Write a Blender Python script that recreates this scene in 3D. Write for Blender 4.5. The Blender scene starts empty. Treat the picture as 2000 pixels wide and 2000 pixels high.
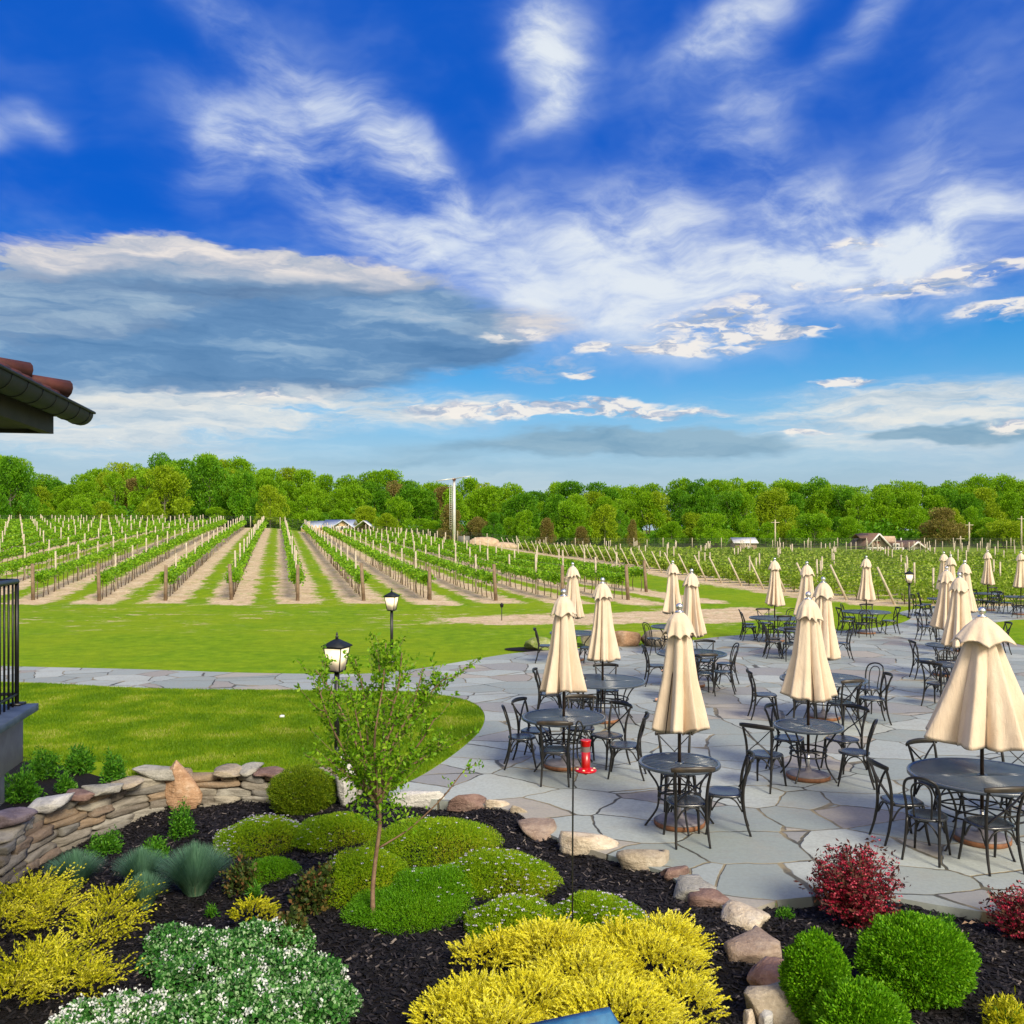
import bpy, bmesh, math, random
import numpy as np
from mathutils import Vector, Matrix
R_ = math.radians
PI = math.pi
sc = bpy.context.scene
C = sc.collection
# ---------------------------------------------------------------- camera
CH = 3.5; FP = 1800.0; HY = 1035.0         # eye height, focal length and horizon in 2000 px photograph units
cam = bpy.data.cameras.new('camera'); cam.lens = 36.0 * FP / 2000; cam.sensor_width = 36
cam.shift_y = (HY - 1000) / 2000; cam.clip_start = 0.1; cam.clip_end = 6000
co = bpy.data.objects.new('camera', cam); co.location = (0, 0, CH); co.rotation_euler = (R_(90), 0, 0)
C.objects.link(co); sc.camera = co
# ---------------------------------------------------------------- sun, exposure
SUN_AZ = R_(150); SUN_EL = R_(36)           # azimuth clockwise from +Y: behind the camera, to the right
sdir = Vector((math.sin(SUN_AZ)*math.cos(SUN_EL), math.cos(SUN_AZ)*math.cos(SUN_EL), math.sin(SUN_EL)))
sl = bpy.data.lights.new('sun', 'SUN'); sl.energy = 2.6; sl.angle = R_(20); sl.color = (1.0, .90, .72)
so = bpy.data.objects.new('sun', sl); so.rotation_euler = sdir.to_track_quat('Z', 'Y').to_euler(); so.location = (0, -5, 30)
C.objects.link(so)
sc.view_settings.view_transform = 'Standard'; sc.view_settings.look = 'None'
sc.view_settings.exposure = 0.74; sc.view_settings.gamma = 1
try:
    sc.cycles.use_denoising = True
    sc.cycles.max_bounces = 6; sc.cycles.diffuse_bounces = 3; sc.cycles.glossy_bounces = 3
    sc.cycles.transparent_max_bounces = 8; sc.cycles.transmission_bounces = 4
    sc.cycles.caustics_reflective = False; sc.cycles.caustics_refractive = False
except Exception: pass
# ---------------------------------------------------------------- node shorthand
class V:
    """a socket with arithmetic"""
    def __init__(s, t, o): s.t = t; s.o = o
    def _m(s, op, b=None, c=None):
        n = s.t.nodes.new('ShaderNodeMath'); n.operation = op
        for i, x in enumerate((s, b, c)):
            if x is None: continue
            if isinstance(x, V): s.t.links.new(x.o, n.inputs[i])
            else: n.inputs[i].default_value = x
        return V(s.t, n.outputs[0])
    def __add__(s, b): return s._m('ADD', b)
    def __sub__(s, b): return s._m('SUBTRACT', b)
    def __mul__(s, b): return s._m('MULTIPLY', b)
    def mad(s, b, c): return s._m('MULTIPLY_ADD', b, c)
    def mx(s, b): return s._m('MAXIMUM', b)
    def mn(s, b): return s._m('MINIMUM', b)
    def pw(s, b): return s._m('POWER', b)
    def ss(s, a, b, lo=0.0, hi=1.0):
        n = s.t.nodes.new('ShaderNodeMapRange'); n.interpolation_type = 'SMOOTHSTEP'
        s.t.links.new(s.o, n.inputs[0])
        for i, x in zip((1, 2, 3, 4), (a, b, lo, hi)): n.inputs[i].default_value = x
        return V(s.t, n.outputs[0])
def nd(t, kind, ins=None, **kw):
    n = t.nodes.new(kind)
    for k, v in kw.items(): setattr(n, k, v)
    for k, v in (ins or {}).items():
        if isinstance(v, V): t.links.new(v.o, n.inputs[k])
        elif isinstance(v, bpy.types.NodeSocket): t.links.new(v, n.inputs[k])
        else: n.inputs[k].default_value = v
    return n
def noise(t, vec, scale, detail=4, rough=.55, dist=0.0, color=False):
    n = nd(t, 'ShaderNodeTexNoise', {'Scale': scale, 'Detail': detail, 'Roughness': rough, 'Distortion': dist})
    if vec is not None: t.links.new(vec.o if isinstance(vec, V) else vec, n.inputs['Vector'])
    return V(t, n.outputs['Color' if color else 'Fac'])
def mapping(t, vec, loc=(0,0,0), rot=(0,0,0), scale=(1,1,1), typ='POINT'):
    n = t.nodes.new('ShaderNodeMapping'); n.vector_type = typ
    t.links.new(vec.o if isinstance(vec, V) else vec, n.inputs[0])
    n.inputs['Location'].default_value = loc; n.inputs['Rotation'].default_value = rot; n.inputs['Scale'].default_value = scale
    return V(t, n.outputs[0])
def mixc(t, fac, a, b, blend='MIX'):
    n = t.nodes.new('ShaderNodeMix'); n.data_type = 'RGBA'; n.blend_type = blend; n.clamp_factor = True
    for i, x in ((0, fac), (6, a), (7, b)):
        if isinstance(x, V): t.links.new(x.o, n.inputs[i])
        elif i == 0: n.inputs[0].default_value = x
        else: n.inputs[i].default_value = (*x[:3], 1)
    return V(t, n.outputs[2])
def ramp(t, fac, stops, interp='LINEAR'):
    n = t.nodes.new('ShaderNodeValToRGB'); n.color_ramp.interpolation = interp
    el = n.color_ramp.elements
    while len(el) < len(stops): el.new(.5)
    for e, (p, c) in zip(el, stops): e.position = p; e.color = (*c, 1)
    t.links.new(fac.o, n.inputs[0]); return V(t, n.outputs[0])
# ---------------------------------------------------------------- world: Nishita sky with clouds laid out by compass direction
w = bpy.data.worlds.new('World'); sc.world = w; w.use_nodes = True
t = w.node_tree; t.nodes.clear()
SKY = .1
sky = nd(t, 'ShaderNodeTexSky', sky_type='NISHITA'); sky.sun_disc = False
sky.sun_elevation = SUN_EL; sky.sun_rotation = SUN_AZ; sky.altitude = 100; sky.air_density = 1.0; sky.dust_density = .3; sky.ozone_density = 3.0
tc = nd(t, 'ShaderNodeTexCoord')
sep = nd(t, 'ShaderNodeSeparateXYZ', {0: tc.outputs['Generated']})
X, Y, Z = (V(t, sep.outputs[i]) for i in range(3))
az = X._m('ARCTAN2', Y); el = Z._m('ARCSINE')
def cv(*xs):
    n = t.nodes.new('ShaderNodeCombineXYZ')
    for i, x in enumerate(xs):
        if isinstance(x, V): t.links.new(x.o, n.inputs[i])
        else: n.inputs[i].default_value = x
    return V(t, n.outputs[0])
P0 = cv(az, el, 0.0)
def aim(px, py):
    a = math.atan((px-1000)/FP); return a, math.atan((HY-py)/FP*math.cos(a))
def vadd(a, b, k):
    n = nd(t, 'ShaderNodeVectorMath', {0: b, 1: (-.5, -.5, -.5)}, operation='ADD')
    m = nd(t, 'ShaderNodeVectorMath', {0: n.outputs[0], 1: k}, operation='MULTIPLY')
    o = nd(t, 'ShaderNodeVectorMath', {0: a, 1: m.outputs[0]}, operation='ADD')
    return V(t, o.outputs[0])
W1 = vadd(P0, noise(t, P0, 5, 3, .6, color=True), (.13, .08, 0))      # soft swirls
Pn = mapping(t, P0, scale=(1, 3.2, 1))
W2 = vadd(P0, noise(t, Pn, 9, 4, .65, color=True), (.10, .035, 0))     # flat billows
def blob(vec, px, py, rx, ry, rot=0, amp=1):
    a, e = aim(px, py)
    m = mapping(t, vec, (a, e, 0), (0, 0, R_(rot)), (rx/FP, ry/FP, 1), 'TEXTURE')
    l = nd(t, 'ShaderNodeVectorMath', {0: m}, operation='LENGTH')
    return V(t, l.outputs['Value']).ss(0, 1, amp, 0)
def grow(lst, g): return [(b[0], b[1], b[2]*g, b[3]*g, *b[4:]) for b in lst]
def total(vec, lst):
    # every blob waits for the sum before it, which keeps the shader's stack small
    s = None
    for b in lst:
        vv = vec
        if s is not None or LAST[0] is not None:
            pr = s if s is not None else LAST[0]
            n = nd(t, 'ShaderNodeVectorMath', {0: pr, 1: (1e-8, 1e-8, 1e-8), 2: vec}, operation='MULTIPLY_ADD'); vv = V(t, n.outputs[0])
        g = blob(vv, *b); s = g if s is None else s + g
    LAST[0] = s
    return s
LAST = [None]
k = 1 / SKY
def col(r, g, b):      # sRGB 0-255 seen in the picture -> radiance fed to the background
    f = lambda c: (c/255/12.92 if c < 10 else ((c/255+.055)/1.055)**2.4) * k * 2**-.74
    return (f(r), f(g), f(b))
clear = nd(t, 'ShaderNodeHueSaturation', {'Saturation': 1.75, 'Value': 1.05, 'Hue': .512, 'Color': sky.outputs[0]})
cl = mixc(t, .8, V(t, clear.outputs[0]), ramp(t, el.ss(0, .5), [(0, col(150,190,215)), (.16, col(120,184,222)), (.34, col(62,150,214)), (.52, col(16,92,200)), (.68, col(12,76,194)), (1, col(20,84,196))]))
# wispy high cloud
fib = noise(t, mapping(t, W1, rot=(0, 0, R_(28)), scale=(1.0, 3.2, 1)), 6, 6, .62, .15)
fib2 = noise(t, mapping(t, W1, rot=(0, 0, R_(-35)), scale=(1.0, 2.4, 1)), 6, 6, .62, .15)
ci = total(W1, grow([(600,170,330,75,-28,.85),(760,270,220,80,-40,.55),(450,225,210,75,-12,.85),(560,300,200,95,-8,.5),
    (390,340,90,90,-30,.6),(820,310,110,60,-20,.45),(740,450,330,85,-18,.8),(660,500,260,60,0,.5),(200,460,280,50,0,.3),
    (930,400,140,40,-10,.6),(980,500,360,110,-20,.8)], 1.3))
ci2 = total(W1, grow([(1060,60,120,170,-8,1.0),(1080,170,90,110,40,.8),(1010,250,80,45,30,.5),(1450,30,200,70,22,1.15),(1690,20,120,48,45,.8),
    (1290,140,220,60,10,.25),(1350,300,270,130,28,.62),(1470,230,110,180,5,.38),(1560,130,150,60,-20,.25),
    (1120,480,330,150,-15,.8),(1300,590,420,170,0,.95),(1720,470,400,140,0,1.15),(1560,400,140,120,30,.7),(1850,520,330,140,0,.9),
    (1830,240,110,100,50,.42),(1890,100,190,240,0,.2),(1950,400,170,80,0,.4),(10,262,70,55,20,.9),(120,240,80,40,-25,.75),(1200,420,300,90,0,.4)], 1.25))
a1 = ci * fib.ss(.24, .76, .14, 1.15)
a2 = ci2 * fib2.ss(.24, .76, .24, 1.1)
thin = noise(t, mapping(t, W1, rot=(0, 0, R_(-20)), scale=(1, 1.8, 1)), 3.2, 5, .6).ss(.36, .76, 0, .55) + blob(P0, 1180, 560, 620, 230, 0, .38)
al = (a1 + a2 + thin).ss(-.05, 1.6)
c = mixc(t, al, cl, mixc(t, al * fib2.ss(.3, .7, .75, 1.1), col(125,165,232), col(226,234,243)))
# low veil over the horizon
veil = el.ss(.0, .155, 1, 0) * noise(t, mapping(t, P0, scale=(1, 7, 1)), 4, 5, .6).ss(.2, .75, .75, 1)
c = mixc(t, veil, c, ramp(t, noise(t, mapping(t, W2, scale=(1, 9, 1)), 3.5, 6, .6), [(.32, col(140,175,200)), (.5, col(172,198,216)), (.66, col(212,224,228))]))
c = mixc(t, el.ss(.0, .11, .85, 0), c, col(180,200,212))
# slate bank at the left with a lit upper rim
body = total(W2, [(150,660,520,190,-2,1.5),(560,640,520,160,0,1.5),(-300,700,500,220,0,1.4),(880,620,260,95,-3,1.0),(300,740,700,90,2,1.2),(900,690,260,60,0,.8)])
rim = total(W2, [(150,560,420,100,4,1.3),(420,530,380,70,-4,1.3),(680,545,360,52,-4,1.2),(60,600,300,110,10,1.0),(1010,640,210,60,0,.7),(1000,720,260,45,0,.6),(300,500,150,55,5,1.0)])
bn = noise(t, mapping(t, W2, scale=(1, 4.5, 1)), 7, 6, .62, .3)
c = mixc(t, (rim * bn.ss(.3, .62, .35, 1.5)).ss(.15, .8), c, ramp(t, bn, [(.3, col(140,165,195)), (.48, col(190,195,208)), (.62, col(235,228,224))]))
c = mixc(t, body.ss(.35, 1.0) * .93, c, ramp(t, noise(t, mapping(t, W2, scale=(1, 6, 1)), 5, 7, .6), [(.3, col(78,120,165)), (.5, col(108,146,186)), (.62, col(150,178,204)), (.75, col(196,208,218))]))
# bright low band, cream cumulus strip and the slate below it
low = total(W2, [(120,800,520,75,3,1.0),(520,800,560,70,3,1.1),(200,860,500,60,0,.8),(860,800,260,50,0,.7),(1900,790,330,80,-3,1.0),(1550,800,460,60,0,.7),(1700,860,420,60,0,.6)])
c = mixc(t, (low * noise(t, mapping(t, W2, scale=(1, 8, 1)), 7, 6, .65).ss(.3, .66, .25, 1.25)).ss(.0, 1.0, 0, .92), c, ramp(t, noise(t, mapping(t, W2, scale=(1, 5, 1)), 10, 6, .65), [(.34, col(178,198,214)), (.5, col(214,222,226)), (.62, col(236,236,230))]))
sl2 = total(W2, [(1180,860,440,50,-1,1.25),(1420,870,330,40,-6,.8),(850,880,320,36,0,.6),(1960,842,300,34,0,1.3),(1800,848,160,22,0,.9),(700,905,500,24,0,.5)])
c = mixc(t, sl2.ss(.3, .95) * .9, c, ramp(t, bn, [(.35, col(118,158,186)), (.6, col(150,182,202))]))
pf = noise(t, mapping(t, W2, scale=(1, 3.0, 1)), 26, 5, .6, .2)
cum = total(W2, [(870,800,130,26,0,1.2),(1010,806,170,24,0,1.2),(1180,795,180,30,0,1.5),(1330,806,110,20,0,1.1),(1560,845,90,15,0,1.1),(1990,830,90,24,0,1.1),(500,770,320,26,0,.6),
    (1400,625,230,45,4,1.1),(1500,650,150,28,0,1.0),(1330,680,260,26,0,.9),(1560,640,110,16,0,.9),(1230,690,190,22,0,.7),(1000,655,140,24,0,.7),(1120,728,50,12,0,1.0),
    (1780,570,220,28,0,1.0),(1960,605,130,26,0,1.2),(1680,555,60,20,0,.9),(1670,480,110,24,0,.8),(1580,552,60,14,0,.7),(1660,747,110,14,0,1.2),(1920,530,200,26,0,.7),(1480,580,90,20,0,.6)])
cm = (cum * pf.ss(.30, .64, .15, 1.5)).ss(.12, 1.0)
lit = pf - noise(t, mapping(t, W2, loc=(0, .045, 0), scale=(1, 3.0, 1)), 26, 5, .6, .2)
c = mixc(t, cm * .9, c, ramp(t, lit.mad(2.6, .5), [(.2, col(160,178,204)), (.44, col(206,208,218)), (.64, col(248,242,234))]))
# unseen warm-white cloud added behind the camera to brighten and warm the scene
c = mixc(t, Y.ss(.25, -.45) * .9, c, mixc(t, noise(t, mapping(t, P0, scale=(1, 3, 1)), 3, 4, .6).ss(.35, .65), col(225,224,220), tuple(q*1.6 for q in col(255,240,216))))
# below the horizon
c = mixc(t, el.ss(-.03, 0, 1, 0), c, col(150,175,180))
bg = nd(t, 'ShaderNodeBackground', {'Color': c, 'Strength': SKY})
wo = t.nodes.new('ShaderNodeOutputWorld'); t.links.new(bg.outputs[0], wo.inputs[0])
w.cycles.sampling_method = 'NONE'
# ---------------------------------------------------------------- helpers
def Wd(px, py, z=0.0):
    d = FP * (CH - z) / (py - HY); return ((px - 1000) * d / FP, d, z)
def Wk(px, k_, z=0.0):     # by scale: k_ photograph pixels per metre
    d = FP / k_; return ((px - 1000) / k_, d, z)
def tag(o, label=None, cat=None, group=None, kind=None):
    if label: o['label'] = label
    if cat: o['category'] = cat
    if group: o['group'] = group
    if kind: o['kind'] = kind
    return o
def thing(name, label, cat, loc=(0,0,0), rz=0, group=None):
    o = bpy.data.objects.new(name, None); C.objects.link(o); o.location = loc; o.rotation_euler = (0, 0, rz)
    o.empty_display_size = .2
    return tag(o, label, cat, group)
def link(name, me, parent=None):
    o = bpy.data.objects.new(name, me); C.objects.link(o)
    if parent is not None: o.parent = parent
    return o
def copy_tree(o, parent=None):
    c_ = o.copy(); C.objects.link(c_)
    if parent is not None: c_.parent = parent
    for ch in KIDS.get(o.name, []): copy_tree(ch, c_)
    return c_
KIDS = {}
def kids(o):
    KIDS[o.name] = [x for x in bpy.data.objects if x.parent == o]
    for x in KIDS[o.name]: kids(x)
class MB:
    """collects quads/tris as numpy arrays and links them as one mesh"""
    def __init__(s): s.v = []; s.f = []; s.n = 0
    def add(s, v, f):
        v = np.asarray(v, float).reshape(-1, 3)
        s.v.append(v); s.f.append([tuple(int(i) + s.n for i in q) for q in f]); s.n += len(v); return s
    def addq(s, v, f):
        v = np.asarray(v, float).reshape(-1, 3); f = np.asarray(f) + s.n
        s.v.append(v); s.f.append(f); s.n += len(v); return s
    def mesh(s, name, mat, smooth=False):
        me = bpy.data.meshes.new(name)
        if not s.v: return me
        v = np.concatenate(s.v)
        loops = []; sizes = []
        for f in s.f:
            if isinstance(f, np.ndarray):
                loops.append(f.ravel()); sizes.append(np.full(len(f), f.shape[1]))
            elif f:
                loops.append(np.fromiter((i for q in f for i in q), int)); sizes.append(np.array([len(q) for q in f]))
        loops = np.concatenate(loops); sizes = np.concatenate(sizes)
        me.vertices.add(len(v)); me.vertices.foreach_set('co', v.ravel().astype(np.float32))
        me.loops.add(len(loops)); me.loops.foreach_set('vertex_index', loops.astype(np.int32))
        me.polygons.add(len(sizes))
        st = np.concatenate(([0], np.cumsum(sizes)[:-1]))
        me.polygons.foreach_set('loop_start', st.astype(np.int32))
        try: me.polygons.foreach_set('loop_total', sizes.astype(np.int32))
        except Exception: pass
        me.update(calc_edges=True); me.validate()
        if smooth: me.polygons.foreach_set('use_smooth', np.ones(len(me.polygons), bool))
        if mat is not None: me.materials.append(mat)
        return me
    def build(s, name, mat, parent=None, smooth=False): return link(name, s.mesh(name, mat, smooth), parent)
    def box(s, c_, d, rz=0, rx=0, ry=0):
        hx, hy, hz = d[0]/2, d[1]/2, d[2]/2
        p = [(-hx,-hy,-hz),(hx,-hy,-hz),(hx,hy,-hz),(-hx,hy,-hz),(-hx,-hy,hz),(hx,-hy,hz),(hx,hy,hz),(-hx,hy,hz)]
        m = Matrix.Translation(c_) @ Matrix.Rotation(rz, 4, 'Z') @ Matrix.Rotation(ry, 4, 'Y') @ Matrix.Rotation(rx, 4, 'X')
        return s.add([m @ Vector(q) for q in p], [(0,3,2,1),(4,5,6,7),(0,1,5,4),(1,2,6,5),(2,3,7,6),(3,0,4,7)])
    def tube(s, path, r, seg=8, closed=False, flat=1.0, up=(0,0,1), cap=True):
        P = np.asarray(path, float); n = len(P)
        rr = np.full(n, r) if np.isscalar(r) else np.interp(np.linspace(0, 1, n), np.linspace(0, 1, len(r)), r)
        if closed: T = np.roll(P, -1, 0) - np.roll(P, 1, 0)
        else: T = np.gradient(P, axis=0)
        T /= np.linalg.norm(T, axis=1)[:, None] + 1e-9
        U = np.tile(np.asarray(up, float), (n, 1)); A = np.cross(T, U)
        bad = np.linalg.norm(A, axis=1) < .15
        A[bad] = np.cross(T[bad], np.array([0.01, 1.0, 0]))
        for i in range(1, n):
            if np.dot(A[i], A[i-1]) < 0: A[i] = -A[i]
        A /= np.linalg.norm(A, axis=1)[:, None]; B = np.cross(A, T)
        th = np.linspace(0, 2*PI, seg, endpoint=False)
        v = P[:, None, :] + (A[:, None, :] * np.cos(th)[None, :, None] * flat + B[:, None, :] * np.sin(th)[None, :, None]) * rr[:, None, None]
        f = []
        m = n if closed else n - 1
        for i in range(m):
            j = (i + 1) % n
            for q in range(seg):
                q2 = (q + 1) % seg; f.append((i*seg+q, i*seg+q2, j*seg+q2, j*seg+q))
        if cap and not closed: f.append(tuple(range(seg-1, -1, -1))); f.append(tuple((n-1)*seg+q for q in range(seg)))
        return s.add(v.reshape(-1, 3), f)
    def lathe(s, prof, seg=24, c_=(0,0,0), cap=True):
        th = np.linspace(0, 2*PI, seg, endpoint=False); v = []
        for r, z in prof: v += [(c_[0]+r*math.cos(a), c_[1]+r*math.sin(a), c_[2]+z) for a in th]
        f = [(i*seg+q, i*seg+(q+1) % seg, (i+1)*seg+(q+1) % seg, (i+1)*seg+q) for i in range(len(prof)-1) for q in range(seg)]
        if cap: f.append(tuple(range(seg-1, -1, -1))); f.append(tuple((len(prof)-1)*seg+q for q in range(seg)))
        return s.add(v, f)
def spline(pts, n=8):
    P = [np.asarray(p, float) for p in pts]; P = [2*P[0]-P[1]] + P + [2*P[-1]-P[-2]]; out = []
    for i in range(1, len(P)-2):
        for u in np.linspace(0, 1, n, endpoint=False):
            a, b, c_, d = P[i-1], P[i], P[i+1], P[i+2]
            out.append(.5*((2*b)+(-a+c_)*u+(2*a-5*b+4*c_-d)*u*u+(-a+3*b-3*c_+d)*u**3))
    out.append(P[-2]); return np.array(out)
# ---------------------------------------------------------------- materials
def mat(name, base=None, rough=.6, metal=0.0, spec=None, bump=None, build=None):
    m = bpy.data.materials.new(name); m.use_nodes = True; t = m.node_tree
    b = t.nodes['Principled BSDF']; b.inputs['Roughness'].default_value = rough; b.inputs['Metallic'].default_value = metal
    if spec is not None: b.inputs['Specular IOR Level'].default_value = spec
    tc = nd(t, 'ShaderNodeTexCoord'); P = tc.outputs['Object']
    if base is not None: b.inputs['Base Color'].default_value = (*base, 1)
    if build: build(t, b, P)
    return m
def wpos(t): return V(t, nd(t, 'ShaderNodeNewGeometry').outputs['Position'])
def setc(t, b, c_): t.links.new(c_.o, b.inputs['Base Color'])
def setbump(t, b, h, st=.3, dist=.02):
    n = nd(t, 'ShaderNodeBump', {'Strength': st, 'Distance': dist, 'Height': h}); t.links.new(n.outputs[0], b.inputs['Normal'])
def mottle(name, c1, c2, scale=8, rough=.7, bump=.3, bd=.01, metal=0, spec=None, detail=6, wp=False, lo=.35, hi=.65):
    def bl(t, b, P):
        v = wpos(t) if wp else P
        n = noise(t, v, scale, detail, .6)
        setc(t, b, ramp(t, n, [(lo, c1), (hi, c2)]))
        if bump: setbump(t, b, noise(t, v, scale*3, 6, .65), bump, bd)
    return mat(name, rough=rough, metal=metal, spec=spec, build=bl)
def leafmat(name, stops, trans=.35, rough=.5, spec=.25, clump=0.0, cs=1.2, rnd=0.0, vein=None):
    """leaf colours differ from leaf to leaf; light also passes through"""
    m = bpy.data.materials.new(name); m.use_nodes = True; t = m.node_tree; b = t.nodes['Principled BSDF']
    g = nd(t, 'ShaderNodeNewGeometry'); f = V(t, g.outputs['Random Per Island'])
    if clump:
        tc = nd(t, 'ShaderNodeTexCoord')
        f = f * (1-clump) + noise(t, tc.outputs['Object'], cs, 2).ss(.3, .7) * clump
    if rnd:
        oi = nd(t, 'ShaderNodeObjectInfo'); f = f * (1-rnd) + V(t, oi.outputs['Random']) * rnd
    c_ = ramp(t, f, stops)
    t.links.new(c_.o, b.inputs['Base Color']); b.inputs['Roughness'].default_value = rough; b.inputs['Specular IOR Level'].default_value = spec
    tr = nd(t, 'ShaderNodeBsdfTranslucent', {'Color': c_})
    mx = nd(t, 'ShaderNodeMixShader', {0: trans, 1: b.outputs[0], 2: tr.outputs[0]})
    t.links.new(mx.outputs[0], t.nodes['Material Output'].inputs[0]); return m
M = {}
M['iron'] = mottle('dark_iron', (.007,.007,.008), (.018,.016,.014), 14, .38, .15, .002, spec=.45)
M['seat'] = mottle('dark_seat', (.014,.018,.025), (.030,.032,.036), 20, .27, .1, .002, spec=1.0)
M['seatbrown'] = mottle('brown_rail', (.028,.024,.02), (.06,.045,.03), 12, .4, .15, .002)
M['tabletop'] = mottle('slat_metal', (.045,.062,.09), (.062,.082,.115), 4, .24, .05, .002, spec=1.0)
M['pole'] = mottle('bronze_pole', (.035,.022,.015), (.07,.045,.03), 10, .4, .1, .002, metal=.4)
M['chrome'] = mat('chrome', (.80,.78,.74), .28, .9)
M['rust'] = mottle('rusty_disc', (.16,.065,.03), (.30,.13,.055), 9, .7, .3, .004)
M['discTop'] = mottle('grey_disc', (.16,.15,.17), (.24,.22,.24), 9, .5, .2, .004)
def fab(t, b, P):
    n = noise(t, mapping(t, P, scale=(1,1,.5)), 5, 4, .6); n2 = noise(t, P, 140, 2)
    setc(t, b, mixc(t, n2.ss(.35,.7) * .25, ramp(t, n, [(.3, (.70,.555,.415)), (.7, (.82,.68,.53))]), (.50,.40,.28)))
    setbump(t, b, n2 * .1 + noise(t, mapping(t, P, scale=(1, 1, .22)), 16, 5, .6, .8), .55, .02); b.inputs['Sheen Weight'].default_value = .15
M['fabric'] = mat('cream_canvas', rough=.9, spec=.1, build=fab)
M['bark'] = mottle('bark', (.10,.07,.045), (.20,.15,.10), 18, .9, .6, .01)
M['sapbark'] = mottle('young_bark', (.17,.10,.06), (.30,.19,.12), 22, .8, .4, .004)
M['treebark'] = mottle('far_bark', (.13,.11,.085), (.26,.23,.19), 3, .9, .5, .03)
M['postwood'] = mottle('weathered_post', (.40,.34,.25), (.62,.54,.42), 5, .85, .4, .01)
M['postdark'] = mottle('brown_post', (.16,.11,.07), (.28,.20,.13), 5, .9, .5, .01)
M['vinewood'] = mottle('vine_wood', (.09,.06,.04), (.18,.12,.08), 12, .9, .4, .01)
M['wire'] = mat('wire', (.16,.16,.15), .6, .2)
M['black'] = mottle('black_iron', (.008,.008,.009), (.018,.017,.018), 18, .4, .12, .002, spec=.6)
# leaves
G = lambda *s: list(s)
M['leafA'] = leafmat('oak_leaves', G((0,(.12,.29,.004)),(.5,(.22,.44,.007)),(1,(.34,.54,.014))), .35, clump=.6, cs=6, rnd=.25)
M['leafB'] = leafmat('maple_leaves', G((0,(.05,.17,.006)),(.5,(.11,.31,.008)),(1,(.23,.45,.012))), .35, clump=.6, cs=6, rnd=.25)
M['leafC'] = leafmat('spring_leaves', G((0,(.17,.28,.005)),(.5,(.28,.42,.008)),(1,(.42,.54,.02))), .3, clump=.35, cs=6, rnd=.2)
M['leafD'] = leafmat('bronze_leaves', G((0,(.15,.11,.03)),(.5,(.25,.20,.05)),(1,(.30,.31,.07))), .3, clump=.3, cs=6, rnd=.25)
M['vine'] = leafmat('vine_leaves', G((0,(.10,.26,.006)),(.5,(.20,.43,.010)),(1,(.36,.58,.03))), .35)
M['vine2'] = leafmat('low_vine_leaves', G((0,(.14,.25,.012)),(.5,(.27,.42,.02)),(1,(.46,.55,.10))), .35)
M['grassblade'] = leafmat('grass_blades', G((0,(.08,.19,.004)),(.5,(.17,.31,.006)),(.82,(.30,.40,.014)),(1,(.56,.52,.18))), .3, clump=.55, cs=1.1)
M['box'] = leafmat('boxwood_leaves', G((0,(.075,.24,.004)),(.6,(.15,.40,.006)),(1,(.26,.52,.015))), .35)
M['sphereleaf'] = leafmat('round_bush_leaves', G((0,(.08,.16,.005)),(.6,(.17,.27,.008)),(1,(.30,.38,.015))), .3)
M['phlox'] = leafmat('phlox_leaves', G((0,(.14,.29,.005)),(.5,(.27,.46,.008)),(.85,(.42,.50,.014)),(1,(.50,.38,.05))), .3, clump=.45, cs=1.6)
M['phloxdark'] = leafmat('green_mat_leaves', G((0,(.07,.24,.006)),(.6,(.15,.38,.008)),(1,(.25,.47,.012))), .3, clump=.4, cs=1.6)
M['flower'] = leafmat('lilac_petals', G((0,(.52,.45,.80)),(.5,(.72,.66,.86)),(1,(.85,.80,.88))), .2)
M['white'] = leafmat('white_petals', G((0,(.80,.84,.80)),(1,(.92,.93,.90))), .2)
M['nettle'] = leafmat('silver_green_leaves', G((0,(.02,.10,.015)),(.45,(.05,.22,.03)),(.62,(.11,.34,.06)),(.82,(.28,.50,.20)),(1,(.46,.64,.36))), .25)
M['gold'] = leafmat('golden_needles', G((0,(.70,.62,.015)),(.35,(.92,.86,.04)),(.8,(.97,.93,.12)),(1,(.97,.95,.32))), .4, clump=.2, cs=3)
M['gold2'] = leafmat('gold_green_needles', G((0,(.14,.18,.005)),(.35,(.40,.42,.008)),(.7,(.80,.76,.03)),(1,(.94,.90,.18))), .3, clump=.4, cs=3)
M['fescue'] = leafmat('blue_fescue_blades', G((0,(.06,.16,.09)),(.5,(.13,.29,.17)),(.9,(.24,.42,.27)),(1,(.40,.36,.18))), .25, clump=.35, cs=2)
M['herb'] = leafmat('herb_leaves', G((0,(.035,.14,.008)),(.6,(.08,.27,.012)),(1,(.18,.42,.03))), .3)
M['darkherb'] = leafmat('dull_herb_leaves', G((0,(.03,.055,.012)),(.5,(.06,.10,.02)),(.8,(.14,.12,.03)),(1,(.22,.09,.04))), .2)
M['wleaf'] = leafmat('dark_red_leaves', G((0,(.045,.016,.014)),(.6,(.10,.03,.025)),(1,(.15,.07,.04))), .2)
M['wflower'] = leafmat('crimson_petals', G((0,(.27,.006,.03)),(.55,(.48,.016,.055)),(1,(.75,.16,.20))), .25)
M['sapleaf'] = leafmat('sapling_leaves', G((0,(.11,.28,.006)),(.6,(.20,.42,.010)),(1,(.36,.56,.03))), .4)
M['cream'] = mat('cream_flower', (.8,.75,.5), .6)
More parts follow.
